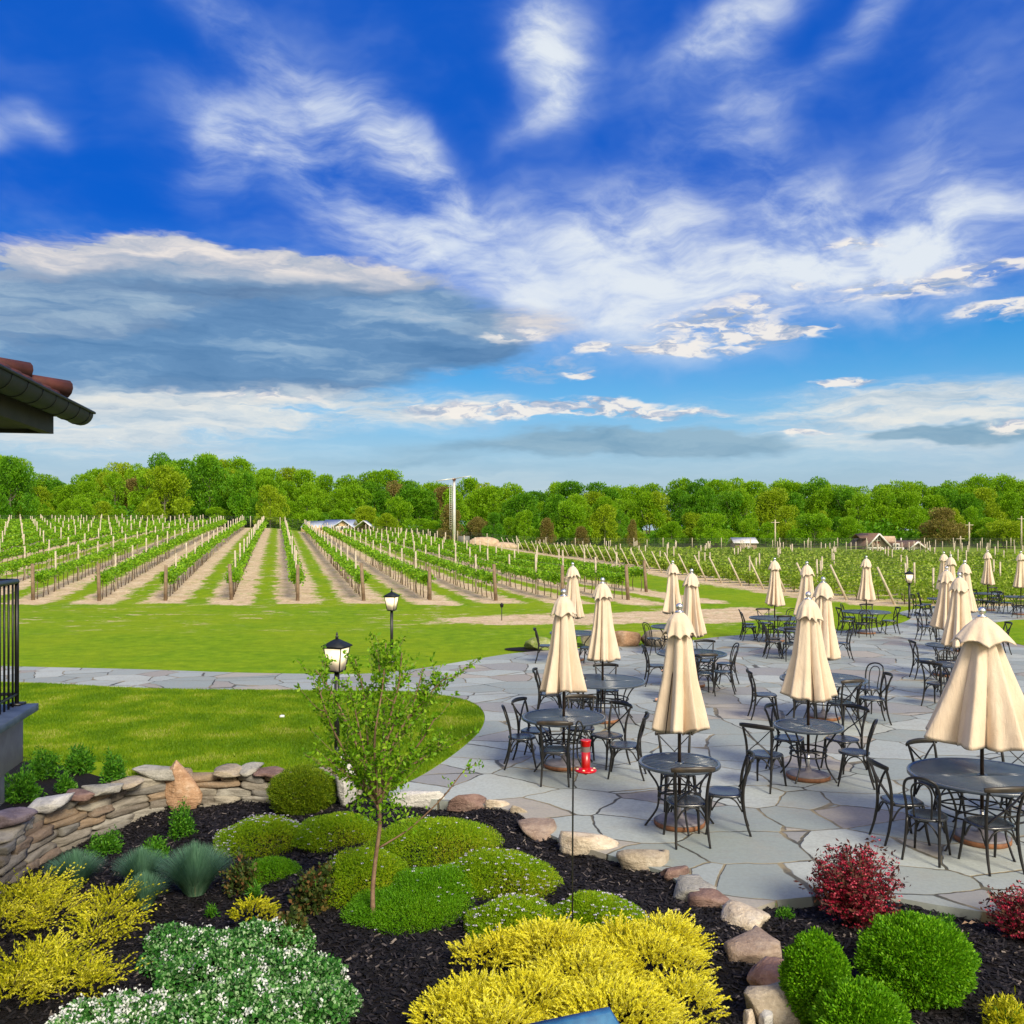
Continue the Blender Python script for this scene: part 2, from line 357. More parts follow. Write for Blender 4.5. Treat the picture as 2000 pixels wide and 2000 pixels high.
# ground, soils
def grassc(t, P):
    n1 = noise(t, P, .18, 4, .6); n2 = noise(t, P, 2.2, 5, .65); n3 = noise(t, P, 30, 3, .7)
    a = ramp(t, n2, [(.3, (.115,.235,.004)), (.5, (.185,.325,.005)), (.72, (.29,.41,.010))])
    a = mixc(t, n1.ss(.38, .62) * .5, a, (.30,.38,.008)); a = mixc(t, noise(t, mapping(t, P, scale=(.5, 1.2, 1)), .8, 5, .6).ss(.5, .66) * .3, a, (.14,.26,.004))
    a = mixc(t, n3.ss(.42, .7) * .4, a, (.09,.18,.005))
    return a, n3, n2
def soilc(t, P):
    n1 = noise(t, P, 1.1, 6, .65); n2 = noise(t, P, 9, 5, .7)
    a = ramp(t, n1, [(.3, (.55,.41,.25)), (.5, (.72,.56,.36)), (.7, (.84,.70,.50))])
    a = mixc(t, noise(t, P, 3.2, 5, .7).ss(.5, .62) * .45, a, (.42,.30,.18)); return mixc(t, n2.ss(.45, .66) * .6, a, (.34,.235,.14)), n2
def groundmat(t, b, P_):
    P = wpos(t); g, n3, n2 = grassc(t, P); s, sn = soilc(t, P)
    at = nd(t, 'ShaderNodeAttribute', attribute_name='soil'); sv = V(t, at.outputs['Fac'])
    weed = noise(t, mapping(t, P, rot=(0, 0, -.248), scale=(1, .45, 1)), 1.7, 7, .72).ss(.54, .64, 0, .62) * sv.ss(.15, 1.0, 1.0, .55)
    f = (sv + (noise(t, P, .9, 6, .7) - .5) * 2.0 + (noise(t, P, 4, 5, .65) - .5) * 1.3).ss(-.12, .22) * (weed * -1.0 + 1.0)
    patch = noise(t, mapping(t, P, scale=(.55, 1, 1)), 1.5, 8, .75).ss(.55, .60) * noise(t, P, .35, 3).ss(.42, .6)
    at2 = nd(t, 'ShaderNodeAttribute', attribute_name='bare'); pv = V(t, at2.outputs['Fac'])
    far = V(t, nd(t, 'ShaderNodeAttribute', attribute_name='meadow').outputs['Fac'])
    g = mixc(t, far * .5, g, mixc(t, n2.ss(.35,.65), (.12,.21,.012), (.20,.29,.02)))
    c_ = mixc(t, (f + patch * pv)._m('MINIMUM', 1.0), g, s)
    setc(t, b, c_); setbump(t, b, n3 * .6 + sn * 1.6, .6, .05)
M['ground'] = mat('lawn_and_soil', rough=.95, spec=.1, build=groundmat)
def lawnmat(t, b, P_):
    P = wpos(t); g, n3, n2 = grassc(t, P)
    dry = noise(t, mapping(t, P, scale=(1, 1.6, 1)), 1.6, 7, .7).ss(.58, .74)
    setc(t, b, mixc(t, dry * .55, g, (.40,.37,.09))); setbump(t, b, n3, .8, .03)
M['lawn'] = mat('near_lawn', rough=.95, spec=.1, build=lawnmat)
def flag(t, b, P_):
    P = wpos(t)
    warp = nd(t, 'ShaderNodeVectorMath', {0: noise(t, P, .9, 3, .5, color=True), 1: (.34, .34, 0)}, operation='MULTIPLY')
    warp2 = nd(t, 'ShaderNodeVectorMath', {0: noise(t, P, 6, 3, .5, color=True), 1: (.05, .05, 0)}, operation='MULTIPLY')
    q = nd(t, 'ShaderNodeVectorMath', {0: P, 1: warp.outputs[0]}, operation='ADD')
    q = nd(t, 'ShaderNodeVectorMath', {0: q.outputs[0], 1: warp2.outputs[0]}, operation='ADD')
    q = mapping(t, q.outputs[0], loc=(3.3, 1.7, 0), scale=(.82, 1.0, 0))
    e = nd(t, 'ShaderNodeTexVoronoi', {'Vector': q, 'Scale': 1.12, 'Randomness': .92}, feature='DISTANCE_TO_EDGE')
    f1 = nd(t, 'ShaderNodeTexVoronoi', {'Vector': q, 'Scale': 1.12, 'Randomness': .92}, feature='F1')
    hsv = nd(t, 'ShaderNodeSeparateColor', {0: f1.outputs['Color']})
    rr = V(t, hsv.outputs[0]); r2 = V(t, hsv.outputs[1])
    stone = ramp(t, rr, [(0, (.30,.345,.325)), (.2, (.40,.445,.42)), (.36, (.34,.38,.355)), (.5, (.46,.50,.465)), (.64, (.37,.415,.40)), (.76, (.30,.30,.29)), (.85, (.34,.31,.27)), (.93, (.42,.385,.32))], 'CONSTANT')
    st = noise(t, P, 1.6, 7, .65); fine = noise(t, P, 22, 6, .7); band = noise(t, mapping(t, P, rot=(0,0,.6), scale=(1, 4, 1)), 2.0, 6, .65)
    stone = mixc(t, st.ss(.45, .72) * .38, stone, (.36,.33,.27)); stone = mixc(t, band.ss(.5, .75) * r2 * .55, stone, (.26,.235,.235))
    stone = mixc(t, fine.ss(.35, .7) * .32, stone, (.22,.24,.235))
    d = V(t, e.outputs['Distance']); jn = noise(t, P, .7, 3)
    joint = (d - jn.ss(.5, .8, .0, .009)).ss(.007, .016, 1, 0)
    jc = mixc(t, noise(t, P, 1.3, 4).ss(.4, .6), (.075,.075,.06), (.30,.25,.15))
    setc(t, b, mixc(t, joint, stone, jc))
    setbump(t, b, joint * -1.0 + fine * .22 + band * .25 + r2 * .25, .85, .014)
    t.links.new((fine.ss(.3, .7, .5, .75)).o, b.inputs['Roughness'])
M['flag'] = mat('flagstones', rough=.6, spec=.45, build=flag)
def mulchm(t, b, P_):
    P = wpos(t); n = noise(t, P, 26, 6, .75); n2 = noise(t, P, 2.2, 4)
    setc(t, b, mixc(t, n2.ss(.4,.7) * .4, ramp(t, n, [(.3, (.006,.006,.008)), (.55, (.018,.015,.017)), (.75, (.055,.045,.045))]), (.022,.016,.014)))
    setbump(t, b, n, 1.0, .05)
M['mulch'] = mat('dark_mulch', rough=.9, spec=.2, build=mulchm)
M['chip'] = leafmat('bark_chips', G((0,(.005,.005,.007)),(.7,(.014,.013,.017)),(.9,(.035,.030,.034)),(.97,(.09,.075,.07)),(1,(.26,.22,.19))), .0, rough=.85)
def rockm(name, c1, c2, c3, sc_=4):
    def bl(t, b, P):
        n = noise(t, P, sc_, 7, .65); n2 = noise(t, mapping(t, P, scale=(1, 1, 5)), sc_*1.5, 6, .6); n3 = noise(t, P, sc_*8, 5, .7)
        a = ramp(t, n, [(.3, c1), (.52, c2), (.72, c3)]); a = mixc(t, n2.ss(.5, .68) * .45, a, tuple(x*.55 for x in c1)); a = mixc(t, n3.ss(.5, .75) * .35, a, tuple(min(1, x*1.25) for x in c3))
        setc(t, b, a); setbump(t, b, n2 * .8 + n3 * .5 + n, .75, .035)
    return mat(name, rough=.85, spec=.3, build=bl)
M['rk_cream'] = rockm('cream_rock', (.46,.36,.26), (.66,.56,.43), (.76,.69,.58))
M['rk_tan'] = rockm('tan_rock', (.26,.215,.16), (.42,.35,.26), (.55,.49,.39))
M['rk_red'] = rockm('red_brown_rock', (.15,.09,.075), (.25,.16,.135), (.35,.25,.21))
M['rk_pink'] = rockm('pink_brown_rock', (.25,.175,.135), (.37,.275,.215), (.48,.39,.31))
M['rk_salmon'] = rockm('salmon_rock', (.32,.16,.11), (.45,.26,.185), (.54,.37,.28))
M['rk_white'] = rockm('white_rock', (.44,.43,.42), (.64,.62,.58), (.78,.76,.72))
M['rk_purple'] = rockm('purple_grey_rock', (.17,.13,.145), (.27,.215,.23), (.36,.31,.32))
M['rk_orange'] = rockm('orange_tan_boulder', (.34,.185,.10), (.52,.32,.19), (.66,.50,.36))
M['rk_grey'] = rockm('grey_rock', (.24,.23,.20), (.38,.365,.32), (.50,.48,.43))
M['rk_moss'] = rockm('mossy_rock', (.12,.19,.03), (.26,.31,.08), (.44,.45,.30))
def wallm(t, b, P):
    g = nd(t, 'ShaderNodeNewGeometry'); f = V(t, g.outputs['Random Per Island']); Pw = V(t, g.outputs['Position'])
    c_ = ramp(t, f, [(0,(.20,.175,.145)),(.2,(.33,.30,.25)),(.38,(.42,.40,.35)),(.5,(.27,.20,.15)),(.62,(.36,.26,.17)),(.75,(.24,.23,.21)),(.88,(.46,.42,.34)),(1,(.25,.15,.125))], 'CONSTANT')
    n = noise(t, mapping(t, Pw, scale=(1,1,4)), 5, 7, .65); n3 = noise(t, Pw, 30, 5, .7)
    c_ = mixc(t, n.ss(.35,.7) * .6, c_, (.16,.135,.105)); c_ = mixc(t, n3.ss(.5,.75)*.35, c_, (.5,.46,.4))
    setc(t, b, c_); setbump(t, b, n + n3 * .5, .8, .03)
M['drystone'] = mat('dry_stone', rough=.88, spec=.25, build=wallm)
rng = np.random.default_rng(7); random.seed(5)
# ================================================================ terrain
def sm(a, b, x):
    u = np.clip((np.asarray(x, float) - a) / (b - a), 0, 1); return u*u*(3-2*u)
def hill(x, y):
    x = np.asarray(x, float); y = np.asarray(y, float)
    r = x / np.maximum(y, 1)
    lat = np.interp(r, [-.36, -.26, -.2, -.13, -.063, 0, .05], [1, .95, .66, .48, .33, .1, 0])
    up = np.clip((y - 47) / 108, 0, 1)
    up = 1.25 * up - .25 * up * up
    z = 4.0 * up * lat
    far = np.clip((y - 170) / 250, 0, 1) * 3.0
    return z + far
def hz(x, y): return float(hill(x, y))
RD = (-.253, 1.0)                                   # direction of the left block's rows
ROWX0, ROWY0, SP = -10.7, 46.0, 3.3
BR = np.array([(19.4,40.5),(17.9,43),(16.6,46),(15.5,50),(14.7,55),(13.3,62),(11.9,76),(8.5,112),(-1.4,154),(-3,160)])   # left ends of the right block's rows
def brx(y): return np.interp(y, BR[:, 1], BR[:, 0])
# left retaining wall: top line and front foot (x, y)
WT = [Wd(px, py, .03)[:2] for px, py in ((-40,1640),(0,1612),(60,1580),(110,1562),(170,1545),(250,1522),(350,1508),(450,1508),(560,1510),(650,1514),(700,1518))]
def zb(x, y=0):
    return float(np.interp(x, [-8, -6, -5, -3, -1.4, 0], [-.70, -.64, -.48, -.33, -.1, -.04]))
def zbv(x): return np.interp(x, [-8, -6, -5, -3, -1.4, 0], [-.70, -.64, -.48, -.33, -.1, -.04])
def Wb(px, py):
    z = -.1
    for _ in range(12): p = Wd(px, py, z); z = zb(p[0])
    return Wd(px, py, z)
PATIO_S = [Wd(px, py)[:2] for px, py in ((700,1518),(760,1552),(868,1566),(950,1574),(1010,1588),(1060,1625),(1115,1650),(1210,1678),(1300,1705),(1350,1745),(1400,1765),(1440,1790),(1470,1778),(1520,1760),(1590,1753),(1680,1752),(1760,1757),(1830,1770),(1920,1783),(2000,1800),(2150,1830),(2500,1900))]
EDGE = sorted(WT[:-1] + PATIO_S[1:]); EX = np.array([p[0] for p in EDGE]); EY = np.array([p[1] for p in EDGE])
def edge_y(x): return np.interp(x, EX, EY)
def grid_mesh(name, xs, ys, zf, m, attrs=None, smooth=True):
    XX, YY = np.meshgrid(xs, ys); ZZ = zf(XX, YY)
    v = np.stack([XX.ravel(), YY.ravel(), ZZ.ravel()], 1); nx = len(xs); ny = len(ys)
    i = np.arange(nx-1)[None, :] + np.arange(ny-1)[:, None] * nx
    f = np.stack([i, i+1, i+1+nx, i+nx], -1).reshape(-1, 4)
    mb = MB().addq(v, f); me = mb.mesh(name, m, smooth)
    for an, fn in (attrs or {}).items():
        a = me.attributes.new(an, 'FLOAT', 'POINT'); a.data.foreach_set('value', fn(XX, YY).ravel().astype(np.float32))
    return me
xs = np.concatenate([np.arange(-900,-160,60), np.arange(-160,-95,5), np.arange(-95,100,.42), np.arange(100,160,5), np.arange(160,901,60)])
ys = np.concatenate([np.arange(-30,6,3), np.arange(6,24,.6), np.arange(24,72,.36), np.arange(72,165,.8), np.arange(165,420,7), np.arange(420,1500,90)])
def gz(x, y):
    z = hill(x, y) - .02
    low = (y < edge_y(x) + .45)
    return np.where(low, -1.3, z) + np.where((y > 43) & (y < 160), .03*np.sin(x*1.3+y*.7)*np.cos(y*1.1), 0)
def clipy(x, y): return np.interp(1000 + FP*np.asarray(x, float)/np.maximum(y, 1), [985, 1300, 1900, 2300], [156, 128, 104, 98])
def soilf(x, y):
    u = (x - ROWX0 - RD[0] * (y - ROWY0)) / SP
    k_ = np.round(u); du = np.abs(u - k_) * SP
    cut = 43.6 + .5 * np.sin(k_ * 2.3)
    s1 = np.minimum(1.14 - du, (y - cut) * .9); s1 = np.minimum(s1, (156 - y) * .3); s1 = np.minimum(s1, (6.4 - u) * SP)
    s1 = np.minimum(s1, 1.0)
    # right block: weedy soil, bare along the row ends
    e = brx(y); s2 = np.minimum((x - e + 1.3) * .6, (y - 42.5) * .5); v = (y - .1 * x) % 3.3
    s2 = np.minimum(s2, np.where(x - e > 2.2, .34 - np.abs(v - 1.65) * .45, 1.0)); s2 = np.minimum(s2, (clipy(x, y) - y) * .3)
    # worn track of bare ground
    px = 1000 + FP * x / y; py = HY + FP * CH / y
    tr = np.minimum((px - 850) / 90, (1515 - px) / 60) * .9
    c0 = np.interp(px, [850, 1000, 1150, 1300, 1400, 1500], [1211, 1210, 1208, 1203, 1202, 1196])
    hw = np.interp(px, [850, 1000, 1300, 1450, 1500], [5, 10, 12, 15, 9])
    s3 = np.minimum(tr, (hw - np.abs(py - c0)) * .16)
    s = np.maximum(np.maximum(s1, s2), s3)
    return np.where((y < 30) | (y > 165), -1, np.clip(s, -1, 1))
def baref(x, y):
    return np.clip(1.3 - np.abs(y - 38) / 6.0, 0, 1) * (x < 12) * .9
me = grid_mesh('ground', xs, ys, gz, M['ground'], {'soil': soilf, 'bare': baref, 'meadow': lambda x, y: np.maximum(sm(150, 165, y), sm(0, 6, y - clipy(x, y)) * (x > brx(y)))})
gr = link('ground', me); tag(gr, kind='structure')
def poly_sheet(name, pts, z, m, skirt=0.0, inner=None):
    bm = bmesh.new(); vs = [bm.verts.new((x, y, z)) for x, y in pts]
    f = bm.faces.new(vs)
    if f.normal.z < 0: f.normal_flip()
    if skirt:
        r = bmesh.ops.extrude_face_region(bm, geom=[f]); nv = [g for g in r['geom'] if isinstance(g, bmesh.types.BMVert)]
        bmesh.ops.translate(bm, verts=nv, vec=(0, 0, 0))
        for v in vs: v.co.z -= skirt
    bmesh.ops.recalc_face_normals(bm, faces=bm.faces)
    bmesh.ops.triangulate(bm, faces=bm.faces)
    me = bpy.data.meshes.new(name); bm.to_mesh(me); bm.free(); me.materials.append(m); o = link(name, me); return o
def sp2(pts, n=5): return [tuple(p[:2]) for p in spline([(x, y, 0) for x, y in pts], n)]
# ---- flagstone patio and the path that leaves it to the left
PATH_TOP = [Wd(px, py)[:2] for px, py in ((-400,1296),(-100,1299),(55,1303),(270,1308),(490,1315),(700,1317),(800,1309),(860,1300),(930,1288),(1000,1277),(1068,1271),(1150,1266),(1240,1262),(1330,1254),(1400,1245),(1475,1239),(1560,1237),(1650,1232),(1700,1228),(1754,1219),(1779,1207),(1757,1197),(1800,1189),(1900,1186),(2000,1184),(2300,1186))]
PATH_LOW = [Wd(px, py)[:2] for px, py in ((-400,1322),(-100,1328),(55,1333),(300,1345),(580,1348),(700,1350),(800,1351),(880,1361),(925,1374),(946,1395),(940,1425),(905,1460),(850,1500),(800,1528),(755,1545))]
patio = poly_sheet('patio', sp2(PATH_TOP) + [(Wd(2500,1300)[0], 30), Wd(2600,1900)[:2]] + PATIO_S[::-1][:-1] + sp2(PATH_LOW)[::-1], .012, M['flag'], .16)
tag(patio, kind='structure')
LP = [Wd(px, py)[:2] for px, py in ((1932,1219),(1965,1214),(2010,1211),(2200,1212),(2300,1330),(2100,1290),(2030,1268),(1985,1258),(1955,1246),(1936,1233))]
li = poly_sheet('lawn_island', sp2(LP + [LP[0]])[:-1], .024, M['lawn'], .01); tag(li, kind='structure')
# ---- lawn between the wall and the path, upper planting bed behind the wall
lawn = poly_sheet('lawn', sp2(PATH_LOW[:14]) + [PATH_LOW[14], Wd(700,1519)[:2]] + [(x, y + .12) for x, y in WT[:-1][::-1]] + [(-9, 10.9), (-14, 12)], -.004, M['lawn']); tag(lawn, kind='structure')
UB = [Wd(px, py)[:2] for px, py in ((-60,1640),(-120,1560),(-60,1490),(0,1478),(60,1480),(130,1498),(165,1508),(205,1520),(240,1528),(262,1524))]
ub = poly_sheet('mulch_bed_upper', sp2(UB) + [(x, y + .04) for x, y in WT[1:6][::-1]], .004, M['mulch']); tag(ub, kind='structure')
# ---- lower garden bed
bx = np.arange(-9.5, 9.6, .12); by = np.arange(2.0, 14.4, .12)
def bz(x, y):
    z = zbv(x) + .035*np.sin(x*2.1+y*1.3)*np.cos(y*1.7-x) + .02*np.sin(x*5+y*4)
    return np.where(y > edge_y(x) + .28, np.minimum(z, -.25), np.minimum(z, -.005))
bed = link('mulch_bed', grid_mesh('mulch_bed', bx, by, bz, M['mulch'])); tag(bed, kind='structure')
def chips(name, n, xr, yr, zf, keep):
    x = rng.uniform(*xr, n); y = rng.uniform(*yr, n); m_ = keep(x, y); x, y = x[m_], y[m_]; n = len(x)
    L = rng.uniform(.012, .04, n); Wd_ = rng.uniform(.004, .011, n); a = rng.uniform(0, 2*PI, n); tl = rng.uniform(-.5, .5, n)
    z = zf(x, y) + rng.uniform(.002, .02, n)
    ux = np.stack([np.cos(a), np.sin(a), tl], 1) * L[:, None]; uy = np.stack([-np.sin(a), np.cos(a), rng.uniform(-.6, .6, n)], 1) * Wd_[:, None]
    P = np.stack([x, y, z], 1); v = np.stack([P-ux-uy, P+ux-uy, P+ux+uy, P-ux+uy], 1).reshape(-1, 3)
    MBx = MB().addq(v, np.arange(n*4).reshape(n, 4)); o = MBx.build(name, M['chip'])
    return tag(o, 'loose dark bark chips scattered over the planting beds', 'mulch', kind='stuff')
chips('bark_chips', 150000, (-7, 8), (5.6, 13.6), lambda x, y: bz(x, y), lambda x, y: (y < edge_y(x) - .02) & (np.abs(x) < y*.6))
# grass blades standing on the near lawn
def blades(name, n, xr, yr, keep, z0, h=(.02,.055), wd=.0055):
    x = rng.uniform(*xr, n); y = rng.uniform(*yr, n); m_ = keep(x, y); x, y = x[m_], y[m_]; n = len(x)
    H = rng.uniform(*h, n); a = rng.uniform(0, PI, n); s = y / 14 * wd
    P = np.stack([x, y, np.full(n, z0)], 1); u = np.stack([np.cos(a)*s, np.sin(a)*s, np.zeros(n)], 1)
    tip = P + np.stack([rng.uniform(-.02, .02, n), rng.uniform(-.02, .02, n), H], 1)
    v = np.stack([P-u, P+u, tip], 1).reshape(-1, 3)
    return tag(MB().addq(v, np.arange(n*3).reshape(n, 3)).build(name, M['grassblade']), 'short grass blades of the lawn in front of the flagstone path', 'grass', kind='stuff')
PL = sp2(PATH_LOW)
def inlawn(x, y):
    pl = np.array(PL); top = np.interp(x, pl[:len(pl)*10//15, 0], pl[:len(pl)*10//15, 1])
    right = np.interp(y, pl[::-1][:len(pl)*6//15, 1], pl[::-1][:len(pl)*6//15, 0])
    nb = ~((y < 13.9) & (x < -5.55 - (y-13)*.4))
    return (y > edge_y(x) + .22) & (y < top - .03) & (x < right - .03) & (np.abs(x) < y*.6) & nb
blades('grass', 420000, (-12, 0), (12.8, 21), inlawn, -.004)
# ================================================================ rocks
def rock(seed, size, cuts=9, rough=.05, sub=3, boxy=.0):
    r = np.random.default_rng(seed); bm = bmesh.new(); bmesh.ops.create_icosphere(bm, subdivisions=sub+1, radius=1)
    v = np.array([q.co for q in bm.verts]); f = [tuple(q.index for q in p.verts) for p in bm.faces]; bm.free()
    if boxy: v = np.sign(v) * np.abs(v) ** (1 - .55*boxy); v /= np.max(np.abs(v))
    for _ in range(cuts):
        n = r.normal(size=3); n /= np.linalg.norm(n); d = r.uniform(.55, .82); q = v @ n - d
        v = v - np.clip(q, 0, None)[:, None] * n
    k_ = r.uniform(1.5, 3, (6, 3)); ph = r.uniform(0, 6, 6)
    v = v * (1 + sum(rough * .5 * np.sin(v @ k_[i] * (1+i) + ph[i]) for i in range(6)) / 2)[:, None]
    lo, hi = v.min(0), v.max(0); v = (v - (lo+hi)/2) / (hi-lo) * np.asarray(size)
    return v, f
def slab(seed, size, rough=.06, e=.10, taper=.12, cuts=14, pc=80):
    r = np.random.default_rng(seed); bm = bmesh.new(); bmesh.ops.create_cube(bm, size=2)
    bmesh.ops.subdivide_edges(bm, edges=bm.edges[:], cuts=5, use_grid_fill=True)
    v = np.array([q.co for q in bm.verts]); f = [tuple(q.index for q in p.verts) for p in bm.faces]; bm.free()
    c_ = 1 - e*(np.abs(v[:, [1, 2, 0]])**6 + np.abs(v[:, [2, 0, 1]])**6)*.5; v = v*c_
    ph = r.uniform(0, 6, (8, 3)); k_ = r.uniform(.8, 4.5, (8, 3)); am = rough*2/(1+np.arange(8)*.35)
    d = np.zeros_like(v)
    for i in range(8): d += am[i]*np.sin(v @ k_[i] + ph[i, 0])[:, None]*np.sin(ph[(i+3) % 8])[None, :]
    ang = np.arctan2(v[:, 1], v[:, 0]); out = 1 + taper*np.sin(2*ang+ph[0,0]) + taper*.8*np.sin(3*ang+ph[1,0]) + taper*.4*np.sin(5*ang+ph[2,0])
    v[:, 0] *= out; v[:, 1] *= out; v += d*.35 + r.normal(size=v.shape)*rough*.22
    v[:, 2] += taper*.6*np.sin(v[:, 0]*2.2+ph[3,0])
    for _ in range(cuts):
        nn_ = r.normal(size=3)*np.array([1, 1, .55]); nn_ /= np.linalg.norm(nn_); q_ = v @ nn_ - np.percentile(v @ nn_, r.uniform(pc, 95)); v = v - np.clip(q_, 0, None)[:, None]*nn_*.9
    lo, hi = v.min(0), v.max(0); v = (v - (lo+hi)/2)/(hi-lo)*np.asarray(size); return v, f
def rotz(v, a, tilt=(0, 0)):
    m = np.array(Matrix.Rotation(a, 3, 'Z') @ Matrix.Rotation(tilt[0], 3, 'X') @ Matrix.Rotation(tilt[1], 3, 'Y')); return v @ m.T
def put_rock(name, px0, px1, py0, py1, m, label, seed, z=-.02, h=.18, rz=0, tilt=(0,0), depth=None, cuts=9, cat='rock', group=None, boxy=.3):
    xm = (px0+px1)/2; a = Wd(xm, py1, z); kk = FP / a[1]; wd = (px1-px0)/kk
    dy = Wd(xm, py0, z + h)[1]; dep = depth if depth else max(.12, dy - a[1])
    v, f = slab(seed, (wd*1.04, dep*1.05, h + .1), .07, taper=.05 if boxy > .5 else .16); v = rotz(v, rz, tilt); v[:, 2] += (h-.08)/2
    o = MB().add(v, f).build(name, M[m], smooth=False); o.location = (a[0]*(1+dep/2/a[1]), a[1] + dep/2, z)
    return tag(o, label, cat, group)
GB = 'stones edging the planting bed'
BS = [((756,868,1543,1566),'rk_white','white flat stone at the left end of the patio edging',.12,0),((873,951,1546,1579),'rk_red','rounded red brown stone in the patio edging beside the long sapling branch',.16,0),
 ((948,997,1564,1581),'rk_cream','thin cream stone right of the rounded red brown stone',.08,0),((992,1032,1574,1592),'rk_tan','small tan stone between the thin cream stone and the large flat brown one',.08,0),
 ((1012,1098,1588,1641),'rk_pink','large flat brown and grey stone left of the cream boulder',.07,.2),((1092,1214,1619,1665),'rk_cream','large pale cream boulder behind the feeder pole',.17,0),
 ((1204,1308,1646,1700),'rk_tan','big tan topped boulder right of the pale cream boulder',.15,-.1),((1290,1349,1686,1720),'rk_red','small reddish triangular stone in the patio edging',.09,.2),
 ((1310,1392,1707,1760),'rk_grey','yellowish grey flat stone between two reddish stones',.08,.1),((1344,1429,1735,1773),'rk_red','reddish brown wedge stone above the cream bar stone',.10,-.1),
 ((1408,1500,1755,1812),'rk_cream','long cream bar stone lying slanted at the tip of the patio',.10,-.55),((1410,1514,1799,1884),'rk_pink','largest pinkish brown stone with a flat cracked top',.14,.1),
 ((1474,1558,1861,1965),'rk_salmon','salmon red stone behind the square tan block',.16,.2),((1452,1566,1915,2004),'rk_tan','square tan block at the bottom right of the edging',.19,-.05),
 ((1448,1480,1992,2016),'rk_cream','small pale pebble left below the tan block',.05,0),((1483,1512,1994,2016),'rk_white','small white pebble right below the tan block',.05,0)]
for i, (b_, m_, lb, h_, rz_) in enumerate(BS):
    zz = -.02; h_ = max(h_, .1)
    put_rock('edging_stone', *b_, m_, lb, 40+i, zz, h_, rz_, cuts=10, cat='stone', group=GB, boxy=.55 if i in (10, 13) else .3)
# two standing boulders at the wall
bz1 = Wb(383, 1566); k1 = FP/bz1[1]
v, f = rock(4, (68/k1, .36, .74), 6); zt = (v[:, 2]-v[:, 2].min())/.78; v[:, 0] = v[:, 0]*(1.25-.85*zt**1.6) - .24*zt; v[:, 1] *= (1.1-.5*zt)
o = MB().add(v, f).build('boulder', M['rk_orange']); o.location = (bz1[0], bz1[1]-.30, bz1[2]+.31); tag(o, 'pointed orange tan boulder standing against the dry stone wall', 'boulder')
bz1 = Wb(676, 1577); k1 = FP/bz1[1]
v, f = rock(12, (46/k1, .4, .80), 9); zt = (v[:, 2]-v[:, 2].min())/.80; v[:, 0] = v[:, 0]*(1.1-.5*zt**1.2) - .06*zt
o = MB().add(v, f).build('boulder', M['rk_white']); o.location = (bz1[0], bz1[1]+.15, bz1[2]+.32); tag(o, 'upright whitish boulder at the right end of the wall below the lamp post', 'boulder')
v, f = rock(23, (.85, .6, .5), 6); p = Wd(1052, 1270)
o = MB().add(v, f).build('boulder', M['rk_moss'], smooth=True); o.location = (p[0], p[1]+.3, .1); tag(o, 'rounded mossy green boulder at the patio edge behind a chair', 'boulder')
mr = poly_sheet('mulch_ring', [(p[0]-.15+.85*math.cos(a), p[1]+.25+.5*math.sin(a)) for a in np.linspace(0, 2*PI, 18, endpoint=False)], .004, M['mulch']); tag(mr, kind='structure')
# ================================================================ dry stone wall
wall = thing('dry_stone_wall', 'curved dry stone retaining wall between the lawn and the lower bed', 'wall', (WT[5][0], WT[5][1], 0))
wl = np.array(WT); seg = np.linalg.norm(np.diff(wl, axis=0), axis=1); S = np.concatenate(([0], np.cumsum(seg)))
def wat(s): return np.array([np.interp(s, S, wl[:, 0]), np.interp(s, S, wl[:, 1])])
def wdir(s): d = wat(s+.1) - wat(s-.1); return d / np.linalg.norm(d)
mb = MB(); O = np.array([WT[5][0], WT[5][1], 0]); sd = 100
s_end = S[-1] - .02
for L in range(7):
    s = -.05 * L
    while s < s_end:
        ln = random.uniform(.24, .80); hh = .105 if L else .12; c_ = wat(s + ln/2); zt = .0 - L*.098 + random.uniform(-.012, .012)
        if zt > zb(c_[0]) - .1:
            d = wdir(s + ln/2); v, f = slab(sd, (ln*1.08, .36 + random.uniform(-.03, .05), hh*1.14), .06, taper=.03, cuts=6, pc=89, e=.05); sd += 1
            v = rotz(v, math.atan2(d[1], d[0]), (random.uniform(-.05, .05), random.uniform(-.05, .05)))
            n = np.array([d[1], -d[0]]) * (.02*L + random.uniform(-.02, .03)); v += np.array([c_[0]+n[0], c_[1]+n[1]+.12, zt - hh/2]) - O; mb.add(v, f)
        s += ln
mb.build('stone_courses', M['drystone'], wall)
CAPS = [(-30,58,1612,'rk_purple',.17),(52,128,1578,'rk_white',.15),(122,168,1560,'rk_red',.09),(164,230,1546,'rk_grey',.10),(222,272,1533,'rk_tan',.07),(258,346,1515,'rk_grey',.13),(418,472,1510,'rk_tan',.09),(462,502,1508,'rk_grey',.11),(497,560,1510,'rk_red',.08),(556,650,1512,'rk_tan',.07)]
for i, (a, b, yy, m_, hh) in enumerate(CAPS):
    c_ = Wd((a+b)/2, yy, .03); ln = (b-a)*c_[1]/FP; d = wdir(S[np.argmin([abs(q-c_[0]) for q in wl[:, 0]])])
    v, f = slab(300+i, (ln*1.1, .48, hh*1.15), .09, taper=.12); v = rotz(v, math.atan2(d[1], d[0]), (random.uniform(-.06,.06), random.uniform(-.08,.08)))
    v += np.array([c_[0], c_[1]+.1, -.005 + hh/2]) - O
    tag(MB().add(v, f).build('cap_stone', M[m_], wall), {'rk_purple':'purple grey cap stone','rk_white':'whitish layered cap stone','rk_red':'dark red cap stone','rk_grey':'grey slab cap stone','rk_tan':'tan cap stone'}[m_])
